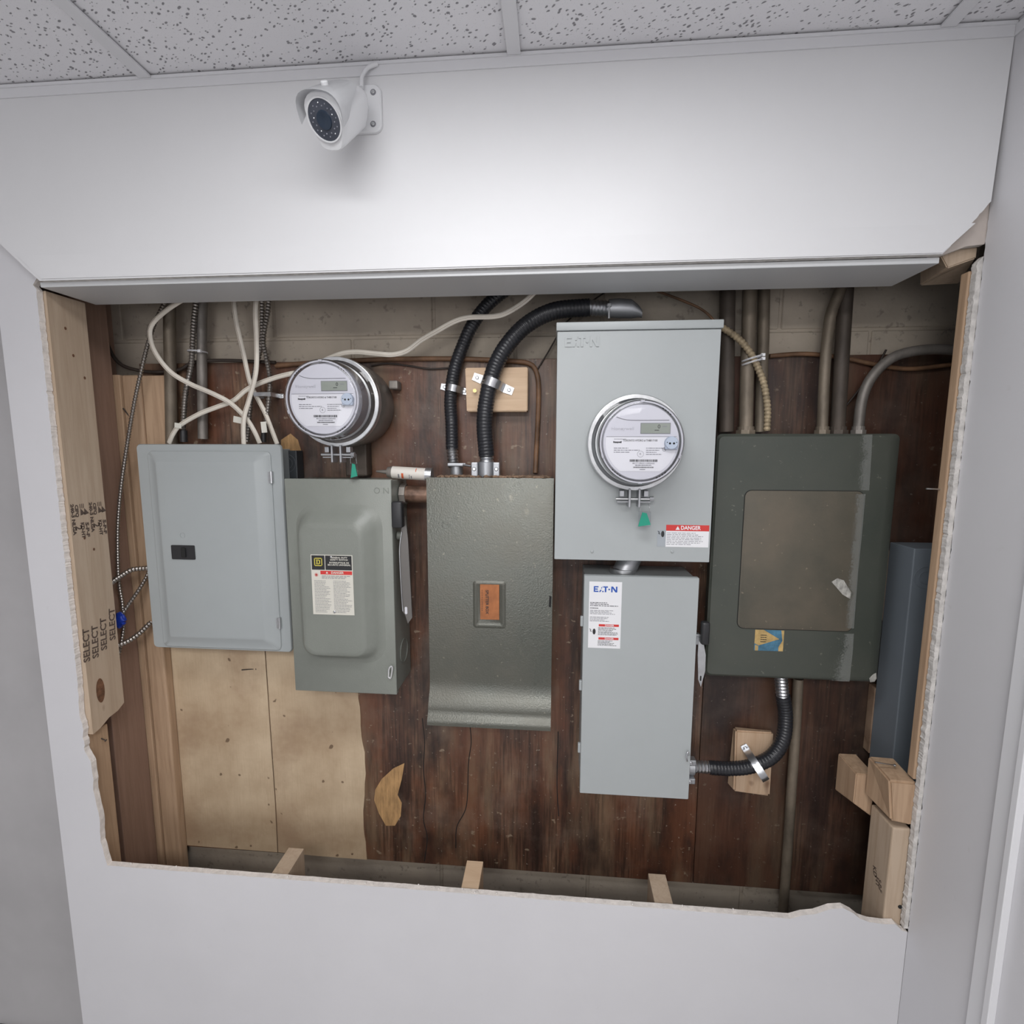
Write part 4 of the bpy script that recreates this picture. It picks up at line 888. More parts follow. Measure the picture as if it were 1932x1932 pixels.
pxs = [(1585, 1611, 1195), (1575, 1609, 1230), (1555, 1603, 1284)]
rub(t, [(at(a, y, 0.1292).x, at(b, y, 0.1292).x, at(a, y, 0.1292).z) for a, b, y in pxs], 0.1292)
bm = B(); prism(bm, yz([(1569, 1098), (1580, 1091), (1592, 1095), (1606, 1118), (1604, 1130), (1590, 1122), (1578, 1108)], 0.1274), 0.1274, 0.1279); obj('chipped_paint', bm, M_SCUFF, dr_)
bm = B(); prism(bm, yz([(1642, 1287), (1640, 1280), (1648, 1272), (1653, 1270), (1654, 1280), (1650, 1286)], 0.1290), 0.1290, 0.1299); obj('chipped_paint', bm, M_SCUFF, t)

# ================================================================ WIREWAY (far right)
t = thing('wireway', (0.82, 0.15, 1.05), 'blue-grey metal wireway trough half hidden behind the right jamb', 'wireway')
bm = B(); box(bm, 0.773, 0.90, 0.12, 0.1995, 0.93, 1.513, 0.002); obj('trough', bm, M_WIRE, t)
kx, kz = q(1747, 1090, 0.1195)
for rr in (0.013, 0.0235):
    bm = B(); ring(bm, (kx, 0.120, kz), (0, -1, 0), rr+0.001, rr, -0.0003, 0.0008, 28); obj('knockout', bm, M_WIRE, t)

# ================================================================ BLACK FLEXIBLE CONDUITS
def flexcon(pts, Y, r, label, arm=None, arm2=None, rib=0.0007):
    P = path(pts, Y)
    t = thing('flexible_conduit', P[0], label, 'conduit', 'black flexible conduits')
    bm = B(); tube(bm, P, r, seg=20, rib=rib, pitch=0.0075); obj('black_jacket', bm, M_BLACK, t, True)
    for a in (arm, arm2):
        if a:
            bm = B(); tube(bm, path(*a), r*0.86, seg=16, rib=0.0014, pitch=0.008); obj('metal_armour', bm, M_BRIGHT, t, True)
    return t
t1 = flexcon([(853, 848), (852, 800), (850, 752), (857, 700), (872, 655), (893, 610), (925, 570), (975, 535), (1050, 505)], [.195, .20, .205, .205, .20, .195, .19, .18, .17], 0.0148, 'thinner black flexible conduit running up from the splitter box, left of the pine block', ([(852, 840), (856, 882)], [.195, .19]))
t2 = flexcon([(918, 860), (914, 800), (919, 750), (933, 695), (958, 650), (995, 612), (1045, 587), (1112, 580)], [.17, .165, .165, .165, .16, .155, .15, .15], 0.0185, 'thick black flexible conduit arching from splitter box up to the large cabinet top', ([(918, 850), (918, 874)], [.17, .17]), ([(1105, 580), (1155, 583)], [.15, .15]))
t3 = flexcon([(1477, 1312), (1482, 1350), (1477, 1395), (1455, 1428), (1415, 1446), (1375, 1450), (1338, 1448)], [.175, .175, .165, .155, .155, .16, .165], 0.0160, 'black flexible conduit curving from green panel down to the disconnect switch', ([(1477, 1320), (1473, 1272)], [.175, .175]), ([(1345, 1448), (1306, 1446)], [.165, .165]))
# connectors
def connector(c, label, ax, w, h, d=0.03):
    """clamp type box connector: ax = 'z' stands on a box top, 'x' sticks out sideways"""
    t = thing('conduit_connector', c, label, 'connector')
    c = Vector(c)
    if ax == 'z':
        bm = B(); cyl(bm, c, c+Vector((0, 0, h)), w*0.30, seg=20); obj('barrel', bm, M_CAST, t, True)
        for s in (-1, 1):
            bm = B(); box(bm, c.x+s*w*0.27, c.x+s*w*0.5, c.y-d*0.75, c.y-d*0.1, c.z+0.001, c.z+h, 0.002); obj('clamp_ear', bm, M_CAST, t)
            screw('clamp_screw', (c.x+s*w*0.39, c.y-d*0.76, c.z+h*0.55), 0.0045, M_BRIGHT, t)
    else:
        bm = B(); cyl(bm, c, c+Vector((h, 0, 0)), w*0.30, seg=20); obj('barrel', bm, M_CAST, t, True)
        for s in (-1, 1):
            bm = B(); box(bm, c.x+0.001, c.x+h, c.y-d*0.75, c.y-d*0.1, c.z+min(s*w*0.27, s*w*0.5), c.z+max(s*w*0.27, s*w*0.5), 0.002); obj('clamp_ear', bm, M_CAST, t)
            screw('clamp_screw', (c.x+h*0.5, c.y-d*0.76, c.z+s*w*0.39), 0.0045, M_BRIGHT, t)
    return t
a = at(918, 896, 0.165); connector((a.x, 0.165, 1.6585), 'wide zinc clamp connector where the thick black conduit enters the splitter box', 'z', 0.066, 0.034, 0.03)
a = at(862, 896, 0.19)
t = thing('conduit_connector', (a.x, 0.19, 1.6585), 'small zinc connector turned sideways below the thinner black conduit', 'connector')
bm = B(); cyl(bm, (a.x, 0.188, 1.6585), (a.x, 0.188, 1.682), 0.0155, seg=20); obj('barrel', bm, M_CAST, t, True)
bm = B(); box(bm, a.x-0.018, a.x+0.026, 0.165, 0.172, 1.682, 1.690, 0.002); obj('clamp_ear', bm, M_CAST, t)
bm = B(); cyl(bm, (a.x+0.020, 0.165, 1.686), (a.x+0.040, 0.160, 1.683), 0.0028, seg=10); obj('clamp_screw', bm, M_BRIGHT, t)
connector((0.3225, 0.165, at(1310, 1447, 0.165).z), 'zinc clamp connector on the disconnect switch right side', 'x', 0.062, 0.026, 0.03)
# elbow connector on top of the cabinet
t = thing('elbow_connector', at(1200, 600, 0.15), 'cast metal elbow connector lying on the cabinet drip cap', 'connector')
a, b = at(1148, 582, 0.15), at(1190, 582, 0.15)
bm = B(); loft(bm, [[(x, 0.15+math.cos(k*PI/8)*r, z+math.sin(k*PI/8)*r*1.0) for k in range(16)] for x, z, r in ((a.x, a.z, 0.019), (a.x+0.02, a.z, 0.0205), (b.x, b.z-0.001, 0.020), (b.x+0.016, b.z-0.006, 0.013), (b.x+0.024, b.z-0.012, 0.008))]); obj('elbow_body', bm, M_CAST, t, True)
bm = B(); cyl(bm, (b.x+0.005, 0.15, 1.984), (b.x+0.005, 0.15, 1.992), 0.019, seg=20); obj('locknut', bm, M_CAST, t, True)
bm = B(); a2 = at(1149, 590, 0.128); cyl(bm, a2+Vector((0, 0, -0.012)), a2+Vector((0, 0, 0.018)), 0.0022, seg=8); cyl(bm, a2+Vector((0, 0, 0.012)), a2+Vector((0, 0, 0.018)), 0.005, seg=8); obj('clamp_bolt', bm, M_STEEL, t)
# pine mounting blocks
o = hexa('pine_block', [(-0.211, 1.912), (-0.064, 1.912), (-0.064, 1.811), (-0.208, 1.811)], [(-0.211, 1.912), (-0.064, 1.912), (-0.064, 1.811), (-0.208, 1.811)], 0.188, 0.2235, M_PINE)
tag(o, 'fresh pine block behind the thick black conduit, above the splitter box', 'mounting block')
o = hexa('pine_block', [q(1388, 1378, .19), q(1459, 1382, .19), q(1452, 1502, .19), q(1385, 1494, .19)], [q(1384, 1372, .22), q(1459, 1380, .22), q(1452, 1500, .22), q(1372, 1480, .22)], 0.190, 0.2235, wood('rough_pine', (0.62, 0.45, 0.31), (0.48, 0.31, 0.19), (10, 4, 0.6)), r=0.004)
tag(o, 'rough pine block behind the curved black conduit at the disconnect switch', 'mounting block')
def strap(p0, p1, rise, width, label, yb, group='pipe straps on the wood blocks', ends=2):
    """two-hole strap from p0 to p1 (x,z) bulging forward by rise"""
    a = Vector((p0[0], yb, p0[1])); b = Vector((p1[0], yb, p1[1])); T = (b-a); Ln = T.length; T.normalize(); N = T.cross(Vector((0, 1, 0))).normalized()
    t = thing('pipe_strap', (a+b)/2, label, 'strap', group)
    half = rise*0.62
    prof = [(0, 0)] if ends else []
    c = Ln/2
    prof = [(0, 0.0), (c-half*1.05, 0.0)] + [(c+half*math.cos(PI-k*PI/12), rise*math.sin(k*PI/12)) for k in range(13)] + [(c+half*1.05, 0.0), (Ln, 0.0)]
    bm = B(); rows = []
    for s, hgt in prof:
        p = a+T*s+Vector((0, -hgt-0.0008, 0)); rows.append((p, N))
    loops = []
    for i, (p, n) in enumerate(rows):
        wv = width/2*(0.86 if i in (0, len(rows)-1) else 1)
        d = (rows[min(i+1, len(rows)-1)][0]-rows[max(i-1, 0)][0]).normalized(); nn = d.cross(N).normalized()*0.0009
        loops.append([p+N*wv+nn, p-N*wv+nn, p-N*wv-nn, p+N*wv-nn])
    loft(bm, loops); obj('strap_band', bm, M_BRIGHT, t, True)
    bm = B(); loft(bm, [[p+N*0.0025+Vector((0, -0.0016, 0)), p-N*0.0025+Vector((0, -0.0016, 0)), p-N*0.0025, p+N*0.0025] for p, n in rows[3:-3]]); obj('raised_rib', bm, M_BRIGHT, t, True)
    screw('strap_screw', a+T*0.010+Vector((0, -0.0015, 0)), 0.0042, M_STEEL, t); screw('strap_screw', b-T*0.010+Vector((0, -0.0015, 0)), 0.0042, M_STEEL, t)
    return t
strap(q(893, 710, .187), q(968, 739, .187), 0.043, 0.020, 'bright zinc strap holding the thick black conduit to the fresh pine block', 0.187)
strap(q(832, 729, .222), q(884, 740, .222), 0.034, 0.016, 'zinc strap round the thinner black conduit, half behind the pine block', 0.222)
strap(q(1402, 1405, .188), q(1440, 1464, .188), 0.060, 0.017, 'zinc strap holding the curved lower conduit to the rough pine block', 0.188)
o = thing('screw', at(897, 738, .187), 'brass screw standing out of the fresh pine block', 'screw')
c = at(897, 738, .187); bm = B(); cyl(bm, c, c+Vector((0, -0.008, 0)), 0.0022, seg=10); obj('shank', bm, mat('brass', (0.6, 0.45, 0.2), 0.3, 0.9), o)
bm = B(); lathe(bm, c+Vector((0, -0.008, 0)), (0, -1, 0), [(0, 0.0025), (0.002, 0.0045), (0.0025, 0.0044)], 14); obj('screw_head', bm, bpy.data.materials['brass'], o, True)

# ================================================================ METAL ARMOURED CABLES
def armour(pts, Y, r, label, m=M_ARM, rib=0.0011, pitch=0.0072, fit=None):
    P = path(pts, Y); t = thing('armoured_cable', P[-1], label, 'cable', 'armoured cables')
    bm = B(); tube(bm, P, r*1.12, seg=12, rib=rib, pitch=pitch); obj('spiral_armour', bm, m, t, True)
    if fit:
        f0, f1, rr, mm_ = fit; bm = B(); cyl(bm, f0, f1, rr, seg=14); obj('end_fitting', bm, mm_, t, True)
    return t
armour([(330, 525), (312, 568), (294, 605), (279, 649), (264, 711), (251, 774), (239, 846), (229, 914), (223, 978), (222, 1035), (224, 1095), (231, 1141), (233, 1185), (226, 1227), (218, 1260)], [.172, .172, .172, .172, .170, .165, .155, .147, .14, .136, .136, .138, .138, .125, .11], 0.0036, 'long thin armoured cable sweeping down past the left edge of the breaker panel')
armour([(371, 540), (369, 575), (365, 618), (361, 686), (350, 742), (346, 799), (346, 815)], .19, 0.0052, 'armoured cable dropping into the breaker panel top left behind the white cable', fit=(at(346, 812, .19), at(347, 834, .19), 0.0085, M_BLKP))
armour([(494, 540), (495, 600), (493, 650), (479, 709), (471, 779), (466, 834)], .198, 0.0048, 'armoured cable crossing behind the white cables and bending left to the panel')
armour([(510, 540), (505, 590), (497, 640), (502, 672), (509, 711), (508, 745), (503, 790), (498, 815)], .19, 0.0046, 'armoured cable held by the small bracket left of the left meter', fit=(at(498, 810, .19), at(497, 834, .19), 0.0065, M_BLKP))
armour([(206, 1103), (212, 1098), (228, 1087), (249, 1075), (276, 1072)], [.09, .10, .125, .15, .18], 0.0050, 'upper short armoured cable bowing from the left stud into the panel side', pitch=0.0075)
armour([(280, 1080), (275, 1091), (262, 1113), (246, 1136), (231, 1158)], [.19, .18, .16, .14, .125], 0.0036, 'thin armoured cable slanting down from the panel side to the blue tape')
armour([(212, 1225), (219, 1219), (241, 1210), (262, 1196), (285, 1174)], [.09, .10, .125, .15, .18], 0.0052, 'lower short armoured cable bowing from the left stud into the panel side', pitch=0.0075)
armour([(1352, 612), (1361, 617), (1393, 639), (1415, 665), (1430, 694), (1442, 728), (1448, 770), (1447, 813)], .172, 0.0060, 'dusty tan armoured cable curving into the green panel top', M_ARMOLD, 0.0012, 0.0085)
o = thing('tape_wrap', at(226, 1180, .122), 'crumpled blue tape joining two thin armoured cables at the left stud', 'tape')
c = at(227, 1170, .122); bm = B(); bmesh.ops.create_icosphere(bm, subdivisions=3, radius=0.0165, matrix=Matrix.Translation(c) @ Matrix.Diagonal((0.95, 0.6, 1.15, 1)))
for v in bm.verts:
    k = 1+0.12*math.sin(v.co.x*900+v.co.z*500)+0.1*math.sin(v.co.z*1300); v.co = c+(v.co-c)*k
    if v.co.z < c.z: v.co.x = c.x-0.004+(v.co.x-c.x)*1.1
obj('tape_bundle', bm, M_BTAPE, o, True)
# small two-ear bracket on the armoured cable
t = thing('cable_bracket', at(511, 747, .215), 'small grey two-ear bracket left of the left meter', 'bracket')
bm = B(); l, r_ = at(493, 747, .22), at(530, 747, .22)
for c in (l, r_): box(bm, c.x-0.005, c.x+0.005, 0.2225, 0.2245, c.z-0.006, c.z+0.006, 0.001)
box(bm, l.x+0.004, r_.x-0.004, 0.181, 0.184, l.z-0.005, l.z+0.005, 0.001); box(bm, l.x+0.004, l.x+0.007, 0.181, 0.2245, l.z-0.005, l.z+0.005); box(bm, r_.x-0.007, r_.x-0.004, 0.181, 0.2245, l.z-0.005, l.z+0.005)
obj('bracket_body', bm, M_STEEL, t)
for c in (l, r_): screw('bracket_screw', (c.x, 0.2225, c.z), 0.003, M_BRIGHT, t)

# ================================================================ WHITE CABLES
def wcable(pts, Y, label, r=0.0058, flat=0.55):
    bm = B(); tube(bm, path(pts, Y), r, 0.006, 12, flat=flat)
    P = path(pts, Y); t = thing('white_cable', P[-1], label, 'cable', 'white sheathed cables')
    obj('sheath', bm, M_CABLE, t, True)
    bm = B()
    for s in (-0.3,): 
        PP, _ = catmull(P, 0.006); Q2 = []
        for i, p in enumerate(PP):
            T = (PP[min(i+1, len(PP)-1)]-PP[max(0, i-1)]).normalized(); N = T.cross(Vector((0, 1, 0))).normalized(); Q2.append(p+N*r*s+Vector((0, -r*flat*0.93, 0)))
        loft(bm, [[p+Vector((0.0004, 0, 0)), p+Vector((0, -0.0003, 0.0003)), p+Vector((-0.0004, 0, 0)), p+Vector((0, 0.0003, -0.0003))] for p in Q2[2:-2]])
    obj('seam', bm, M_OLD, t)
    return t
wcable([(375, 545), (352, 561), (319, 582), (290, 608), (283, 631), (293, 665), (321, 701), (358, 724), (402, 743), (435, 761), (464, 789), (479, 812), (490, 836)], [.12, .13, .145, .155, .155, .155, .16, .16, .16, .16, .16, .165, .175], 'white cable looping widest to the left before crossing down to the panel')
wcable([(556, 704), (549, 705), (521, 712), (490, 723), (464, 736), (440, 756), (409, 768), (376, 781), (340, 802), (327, 818), (319, 836)], [.18, .178, .176, .174, .173, .172, .172, .172, .172, .172, .175], 'white cable from behind the left meter sloping down to the panel left corner')
wcable([(438, 540), (440, 561), (446, 608), (459, 665), (471, 719), (484, 748), (500, 779), (513, 812), (523, 838)], .187, 'straight white cable slanting down right to the panel corner')
wcable([(487, 540), (484, 561), (482, 590), (484, 644), (483, 701), (471, 750), (461, 785), (459, 812), (460, 838)], .150, 'white cable falling in front of the others to the panel middle')
wcable([(610, 682), (618, 677), (645, 667), (672, 664), (707, 667), (740, 669), (767, 662), (794, 642), (825, 624), (856, 607), (883, 599), (931, 597), (956, 590), (987, 571), (1010, 550), (1040, 520)], [.19, .188, .18, .175, .17, .168, .166, .164, .162, .16, .158, .155, .15, .145, .14, .13], 'white cable waving from the left meter top rightwards past the black conduits')
for (px, py, w_, h_, ang, lab) in ((336, 803, 0.016, 0.012, 10, 'white paper tag on the armoured cable at the panel left'), (448, 792, 0.020, 0.015, 12, 'white paper tag left of the crossing white cables'), (498, 806, 0.012, 0.026, -4, 'tall white paper tag above the panel right corner')):
    c = at(px, py, .168); bm = B(); box(bm, -w_/2, w_/2, -0.0006, 0.0006, -h_/2, h_/2, mat=Matrix.Translation(c) @ Matrix.Rotation(math.radians(ang), 4, 'Y'))
    bmesh.ops.subdivide_edges(bm, edges=bm.edges[:], cuts=2)
    for v in bm.verts: v.co.y += 0.0015*math.sin((v.co.x-c.x)*300)
    tag(obj('cable_tag', bm, M_LABELC), lab, 'tag', 'paper cable tags')

# ================================================================ RIGID CONDUITS
def conduit(pts, Y, r, label, m, nut=None, group='old rigid conduits'):
    P = path(pts, Y); t = thing('rigid_conduit', P[-1], label, 'conduit', group)
    bm = B(); tube(bm, P, r, 0.015, 18); obj('pipe', bm, m, t, True)
    if nut:
        c = P[-1]; c = Vector((c.x, c.y, nut)); bm = B(); cyl(bm, c, c+Vector((0, 0, 0.010)), r*1.45, seg=8); cyl(bm, c+Vector((0, 0, 0.010)), c+Vector((0, 0, 0.018)), r*1.2, seg=18); obj('locknut', bm, m, t)
    return t
conduit([(320, 530), (320, 624), (322, 720), (324, 838)], .205, 0.0135, 'leftmost tarnished conduit standing behind the breaker panel', M_PIPE)
conduit([(384, 540), (381, 600), (381, 675), (382, 760), (383, 828)], .205, 0.0115, 'grey weathered conduit coupled above the breaker panel', M_PIPEG)
conduit([(1373, 520), (1372, 600), (1371, 700), (1370, 815)], .200, 0.0165, 'dark grimy conduit hard against the large cabinet right side', M_PIPED)
conduit([(1415, 520), (1412, 640), (1409, 720), (1407, 810)], .190, 0.0148, 'tan dusty conduit behind the zip-tied armoured cable', M_PIPE, 1.757)
conduit([(1442, 520), (1440, 640), (1437, 720), (1434, 815)], .212, 0.0125, 'thinner conduit just right of the tan dusty one', M_PIPE)
conduit([(1592, 530), (1580, 560), (1568, 592), (1562, 632), (1556, 699), (1551, 812)], .190, 0.0112, 'slim brown conduit bending at the top, left of the thick one', M_PIPE, 1.757)
conduit([(1598, 520), (1594, 580), (1590, 645), (1585, 730), (1580, 812)], .197, 0.0150, 'thick grimy conduit entering the green panel top right', M_PIPED, 1.757)
conduit([(1850, 668), (1820, 662), (1757, 659), (1700, 668), (1666, 688), (1640, 719), (1626, 756), (1619, 812)], .187, 0.0108, 'bent grey conduit curving right from the green panel top', M_PIPEG, 1.757)
conduit([(1506, 1280), (1502, 1360), (1494, 1480), (1486, 1600), (1476, 1735), (1470, 1800)], .205, 0.0115, 'long brownish conduit dropping below the green panel to the floor', M_PIPE)
t = thing('pipe_nipple', (-0.33, 0.17, 1.615), 'reddish brown pipe nipple joining the sage switch and the splitter box', 'pipe')
bm = B(); cyl(bm, (-0.366, 0.17, 1.615), (-0.288, 0.17, 1.615), 0.0205, seg=28); obj('pipe', bm, M_RUST, t, True)
bm = B(); cyl(bm, (-0.3655, 0.17, 1.615), (-0.352, 0.17, 1.615), 0.025, seg=8); obj('locknut', bm, M_PIPEG, t)
# old cables
def oldcable(pts, Y, r, m, label):
    bm = B(); tube(bm, path(pts, Y), r, 0.01, 10); return tag(obj('old_cable', bm, m, None, True), label, 'cable')
oldcable([(520, 690), (600, 684), (700, 679), (780, 677), (863, 677), (921, 679), (975, 682), (998, 686), (1010, 697), (1016, 726), (1015, 788), (1012, 850), (1010, 893)], [.218]*9+[.215]*3+[.20], 0.0058, M_OLD, 'brown old cable crossing under the block wall and turning down to the splitter')
oldcable([(1452, 672), (1500, 668), (1543, 669), (1600, 677), (1652, 688), (1714, 696), (1785, 689), (1840, 680)], .2175, 0.0050, M_OLD, 'orange-brown old cable running right behind the bent grey conduit')
oldcable([(185, 560), (192, 610), (205, 655), (226, 686), (262, 699), (300, 702), (340, 697), (365, 684), (420, 680), (520, 684)], .212, 0.0042, M_OLDD, 'black old cable sagging in the upper left corner of the cavity')
oldcable([(700, 690), (730, 686), (770, 690), (810, 696), (850, 694)], .220, 0.0022, M_OLDD, 'thin dark wire sagging right of the left meter top')
oldcable([(1165, 538), (1120, 566), (1064, 612), (1048, 640), (1032, 668), (1012, 700)], .221, 0.0018, M_OLDD, 'thin dark wire slanting down left behind the arching conduit')
oldcable([(1180, 538), (1225, 545), (1290, 568), (1330, 588), (1358, 618)], .20, 0.0028, M_OLD, 'thin brown cable drooping over the large cabinet to the right')
oldcable([(1591, 772), (1625, 730), (1655, 690), (1672, 660)], .216, 0.0022, M_OLDD, 'stiff dark wire slanting up behind the bent grey conduit')
# zip ties
def ziptie(c, half, tilt, label, y0):
    bm = B(); a = at(*c, y0); T = Vector((math.cos(tilt), 0, math.sin(tilt)))
    N = Vector((-math.sin(tilt), 0, math.cos(tilt)))
    pr = []
    for k in range(24):
        an = 2*PI*k/24; pr.append(a+T*half*math.cos(an)+Vector((0, 0.022*math.sin(an), 0)))
    lp = []
    for p in pr: lp.append([p+N*0.0018, p-N*0.0018])
    vs = [[bm.verts.new(x) for x in l_] for l_ in lp]
    for i in range(24): bm.faces.new((vs[i][0], vs[(i+1) % 24][0], vs[(i+1) % 24][1], vs[i][1]))
    bmesh.ops.solidify(bm, geom=bm.faces[:], thickness=0.001)
    box(bm, -0.004, 0.004, -0.003, 0.003, -0.003, 0.003, mat=Matrix.Translation(a+T*half*0.7+Vector((0, -0.014, 0))))
    return tag(obj('zip_tie', bm, M_WHITE), label, 'zip tie')
ziptie((1420, 683), 0.024, 0.28, 'lower of the two white zip ties on the tan armoured cable', 0.185)
ziptie((1420, 676), 0.024, 0.28, 'upper of the two white zip ties on the tan armoured cable', 0.185)
ziptie((373, 664), 0.022, -0.05, 'white zip tie binding an armoured cable to the weathered conduit', 0.197)

# ================================================================ CAULK TUBE
t = thing('caulk_tube', at(790, 893, .15), 'used white caulk cartridge resting across the sage switch and splitter tops', 'caulk tube')
a, b = at(741, 891, .15), at(806, 895, .15); v = (b-a).normalized()
bm = B(); cyl(bm, a, b, 0.0145, seg=28); c_ = obj('cartridge', bm, M_CAULK, t, True)
bm = B(); cyl(bm, b-v*0.003, b+v*0.012, 0.0158, seg=28); obj('end_cap', bm, M_STEEL, t, True)
bm = B(); cyl(bm, a-v*0.012, a, 0.0120, 0.0145, seg=28); obj('collar', bm, M_PIPEG, t, True)
bm = B(); cyl(bm, a-v*0.040, a-v*0.012, 0.002, 0.0060, seg=16); obj('nozzle', bm, M_PIPEG, t, True)
m_ = a.lerp(b, 0.33)
def wrap(x0, x1, a0, a1, m, name):
    """strip printed round the cartridge between fractions x0..x1"""
    bm = B(); rows = []
    up = Vector((0, 0, 1)); up = (up-v*up.dot(v)).normalized(); fr = v.cross(up).normalized()
    if fr.y > 0: fr = -fr
    for x in (x0, x1):
        rows.append([bm.verts.new(a.lerp(b, x)+(fr*math.cos(math.radians(t_))+up*math.sin(math.radians(t_)))*0.0147) for t_ in range(a0, a1+1, 10)])
    for i in range(len(rows[0])-1): bm.faces.new((rows[0][i], rows[0][i+1], rows[1][i+1], rows[1][i]))
    return obj(name, bm, m, c_)
wrap(0.30, 0.36, -60, 0, M_OGRED, 'orange_band'); wrap(0.20, 0.24, -50, -10, M_GINK, 'grey_print'); wrap(0.52, 0.54, -50, -10, M_GINK, 'grey_print'); wrap(0.57, 0.60, -50, -20, M_GINK, 'grey_print'); wrap(0.70, 0.72, 20, 60, M_OGRED, 'orange_band')
# crumbs on the sill
bm = B()
for i in range(60):
    x = R.uniform(-1.03, 0.71); s = R.uniform(0.0008, 0.0026)
    bmesh.ops.create_icosphere(bm, subdivisions=1, radius=s, matrix=Matrix.Translation((x, R.uniform(-0.011, -0.002), sill+0.0012)))
tag(obj('plaster_crumbs', bm, M_CRUMB), 'plaster crumbs scattered along the cut drywall sill', 'crumbs', kind='stuff')

# ================================================================ SECURITY CAMERA
t = thing('security_camera', (-0.36, -0.03, 2.30), 'white bullet security camera with ring of infrared lights on the header wall', 'security camera')
px0, pz0 = q(652, 254, -0.03); px1, pz1 = q(719, 160, -0.03)
bm = B(); loft(bm, [rloop(px0, px1, pz0, pz1, 0.014, -0.0265), rloop(px0, px1, pz0, pz1, 0.014, -0.032), rloop(px0+0.002, px1-0.002, pz0+0.002, pz1-0.002, 0.012, -0.034)]); mp = obj('mount_plate', bm, M_CAMW, t, True)
for py in (174, 234):
    c = at(704, py, -0.034)
    bm = B(); lathe(bm, c, (0, -1, 0), [(0, 0.0052), (0.0006, 0.0052)], 18); s_ = obj('screw_recess', bm, M_GINK, mp); screw('plate_screw', c+Vector((0, -0.0006, 0)), 0.0032, M_STEEL, s_)
F = at(613, 226, -0.150); K = at(679, 191, -0.066)
A = (F-K).normalized(); U = Vector((0, 0, 1)); U = (U-A*U.dot(A)).normalized(); S = A.cross(U).normalized()
roll = math.radians(-14); U2 = U*math.cos(roll)+S*math.sin(roll); S2 = S*math.cos(roll)-U*math.sin(roll)
def shield(k=1.0, n=40):
    """body cross-section in (side, up): rounded shoulders, tapering to a flat narrow foot"""
    half = [(0.0, 0.0365), (0.008, 0.0362), (0.016, 0.0345), (0.023, 0.031), (0.029, 0.0255), (0.0325, 0.019), (0.0340, 0.012), (0.0335, 0.005), (0.0315, -0.004), (0.0285, -0.014), (0.0250, -0.024), (0.0215, -0.033), (0.0185, -0.0385), (0.013, -0.0415), (0.006, -0.0425)]
    pts = half + [(0.0, -0.043)] + [(-x, z) for x, z in half[:0:-1]]
    return [(x*k, z*k) for x, z in pts]
def sec(c, pts): return [c+S2*x+U2*z for x, z in pts]
L_ = (F-K).length
bm = B(); loft(bm, [sec(K-A*0.0, shield(0.45)), sec(K+A*0.008, shield(0.62)), sec(K+A*0.024, shield(0.80)), sec(F-A*0.02, shield(0.97)), sec(F-A*0.003, shield(0.99)), sec(F, shield(0.96))]); body = obj('body', bm, M_CAMW, t, True)
bm = B(); lathe(bm, F, A, [(0.0, 0.0285), (0.0015, 0.0285), (0.0018, 0.0275)], 40); fg = obj('front_glass', bm, M_LENS, body, True)
bm = B(); ring(bm, F, A, 0.0305, 0.0283, -0.001, 0.0028, 40); obj('glass_bezel', bm, M_CAMW, body, True)
bm = B(); lathe(bm, F, A, [(0.0018, 0.0135), (0.0035, 0.0130), (0.0036, 0.010), (0.0026, 0.006)], 32); obj('lens', bm, mat('blue_black_lens', (0.03, 0.045, 0.07), 0.12), fg, True)
M_LED = mat('led_dome', (0.25, 0.26, 0.30), 0.1, 0.2)
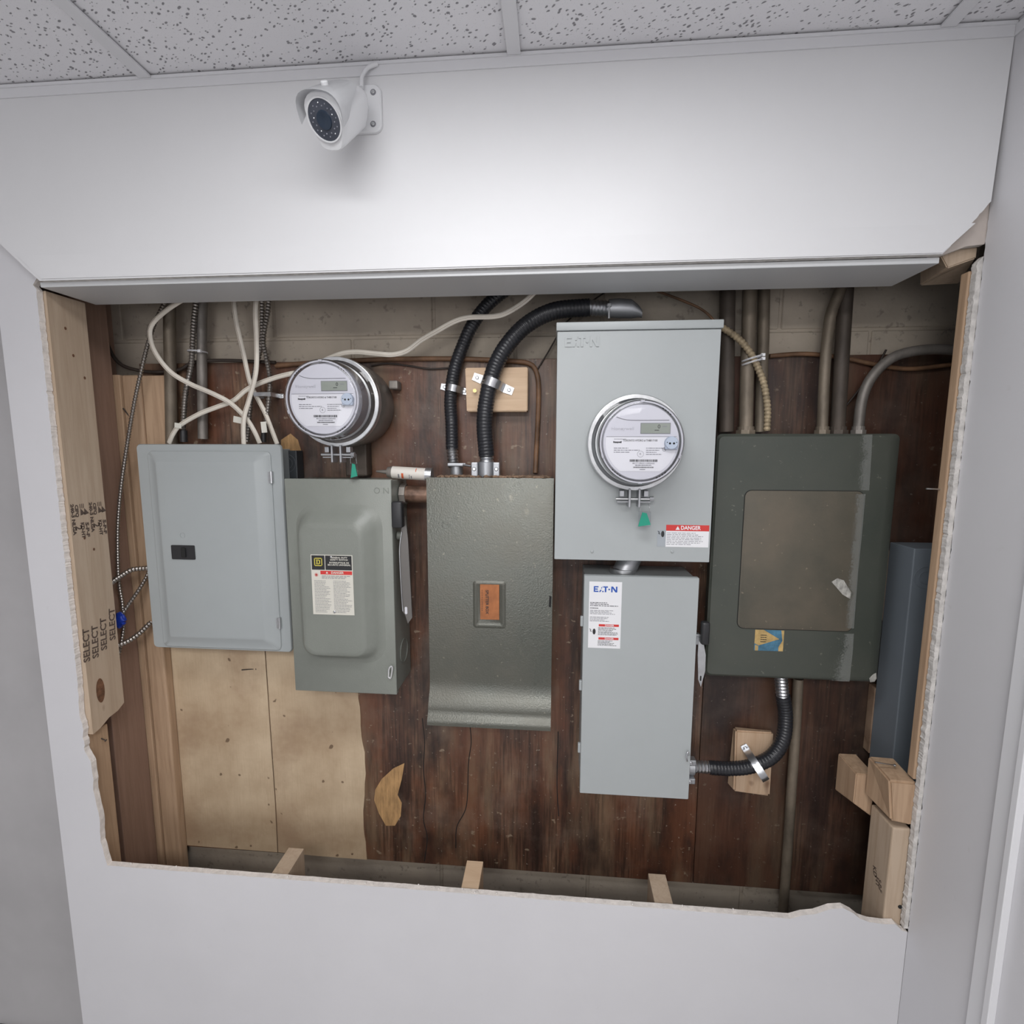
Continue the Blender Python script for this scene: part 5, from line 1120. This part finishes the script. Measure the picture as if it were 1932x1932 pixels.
for k in range(24):
    a_ = 2*PI*k/24+0.1; rr = 0.0225 if k % 2 else 0.0185
    c = F+A*0.0018+S2*rr*math.cos(a_)+U2*rr*math.sin(a_); bm = B(); bmesh.ops.create_icosphere(bm, subdivisions=1, radius=0.0014, matrix=Matrix.Translation(c)); obj('led', bm, M_LED if k % 5 else M_BRIGHT, fg, True)
# sunshield
bm = B(); secs = []
for d_, a1 in ((0.010, 108), (-0.008, 96), (-0.028, 80), (-0.050, 62), (-0.072, 44)):
    row = []
    for i in range(17):
        a_ = math.radians(90-a1+2*a1*i/16); sx_ = math.cos(a_); sz_ = math.sin(a_)
        ex_ = 0.72; cxx = math.copysign(abs(sx_)**ex_, sx_); szz = math.copysign(abs(sz_)**ex_, sz_); kk = 1+0.9*min(0, d_)
        row.append(F+A*d_+(S2*0.0405*cxx+U2*(0.008+0.0325*szz))*kk)
    secs.append([bm.verts.new(p) for p in row])
for a_, b_ in zip(secs, secs[1:]):
    for i in range(16): bm.faces.new((a_[i], a_[i+1], b_[i+1], b_[i]))
bmesh.ops.solidify(bm, geom=bm.faces[:], thickness=0.0018)
sh = obj('sunshield', bm, M_CAMW, t, True)
c = F-A*0.024+U2*0.0395; bm = B(); lathe(bm, c, U2, [(0, 0.0058), (0.004, 0.0058), (0.0052, 0.0045)], 18); obj('knob', bm, M_CAMW, sh, True)
bm = B(); e = Vector(((px0+px1)/2-0.002, -0.034, (pz0+pz1)/2)); cyl(bm, e, K+A*0.004, 0.014, 0.013, 24); obj('mount_arm', bm, M_CAMW, t, True)
# brand strip on the side
cc = K+A*0.030+S2*0.0285+U2*0.006
bm = B()
for k in range(6):
    p = cc+A*(0.003*k-0.009); w1 = A*0.0010; w2 = U2*0.0022; n_ = S2*0.0012
    vs = [bm.verts.new(p+n_-w1-w2), bm.verts.new(p+n_+w1-w2), bm.verts.new(p+n_+w1+w2), bm.verts.new(p+n_-w1+w2)]; bm.faces.new(vs)
obj('side_print', bm, M_GINK, body)
bm = B(); tube(bm, [at(682, 165, -0.045), at(683, 145, -0.040), at(692, 130, -0.036), at(702, 124, -0.034), at(712, 121, -0.030)], 0.0036, 0.004, 12)
tag(obj('camera_cable', bm, M_CAMW, None, True), 'white cable looping from the security camera up over the ceiling trim', 'cable')
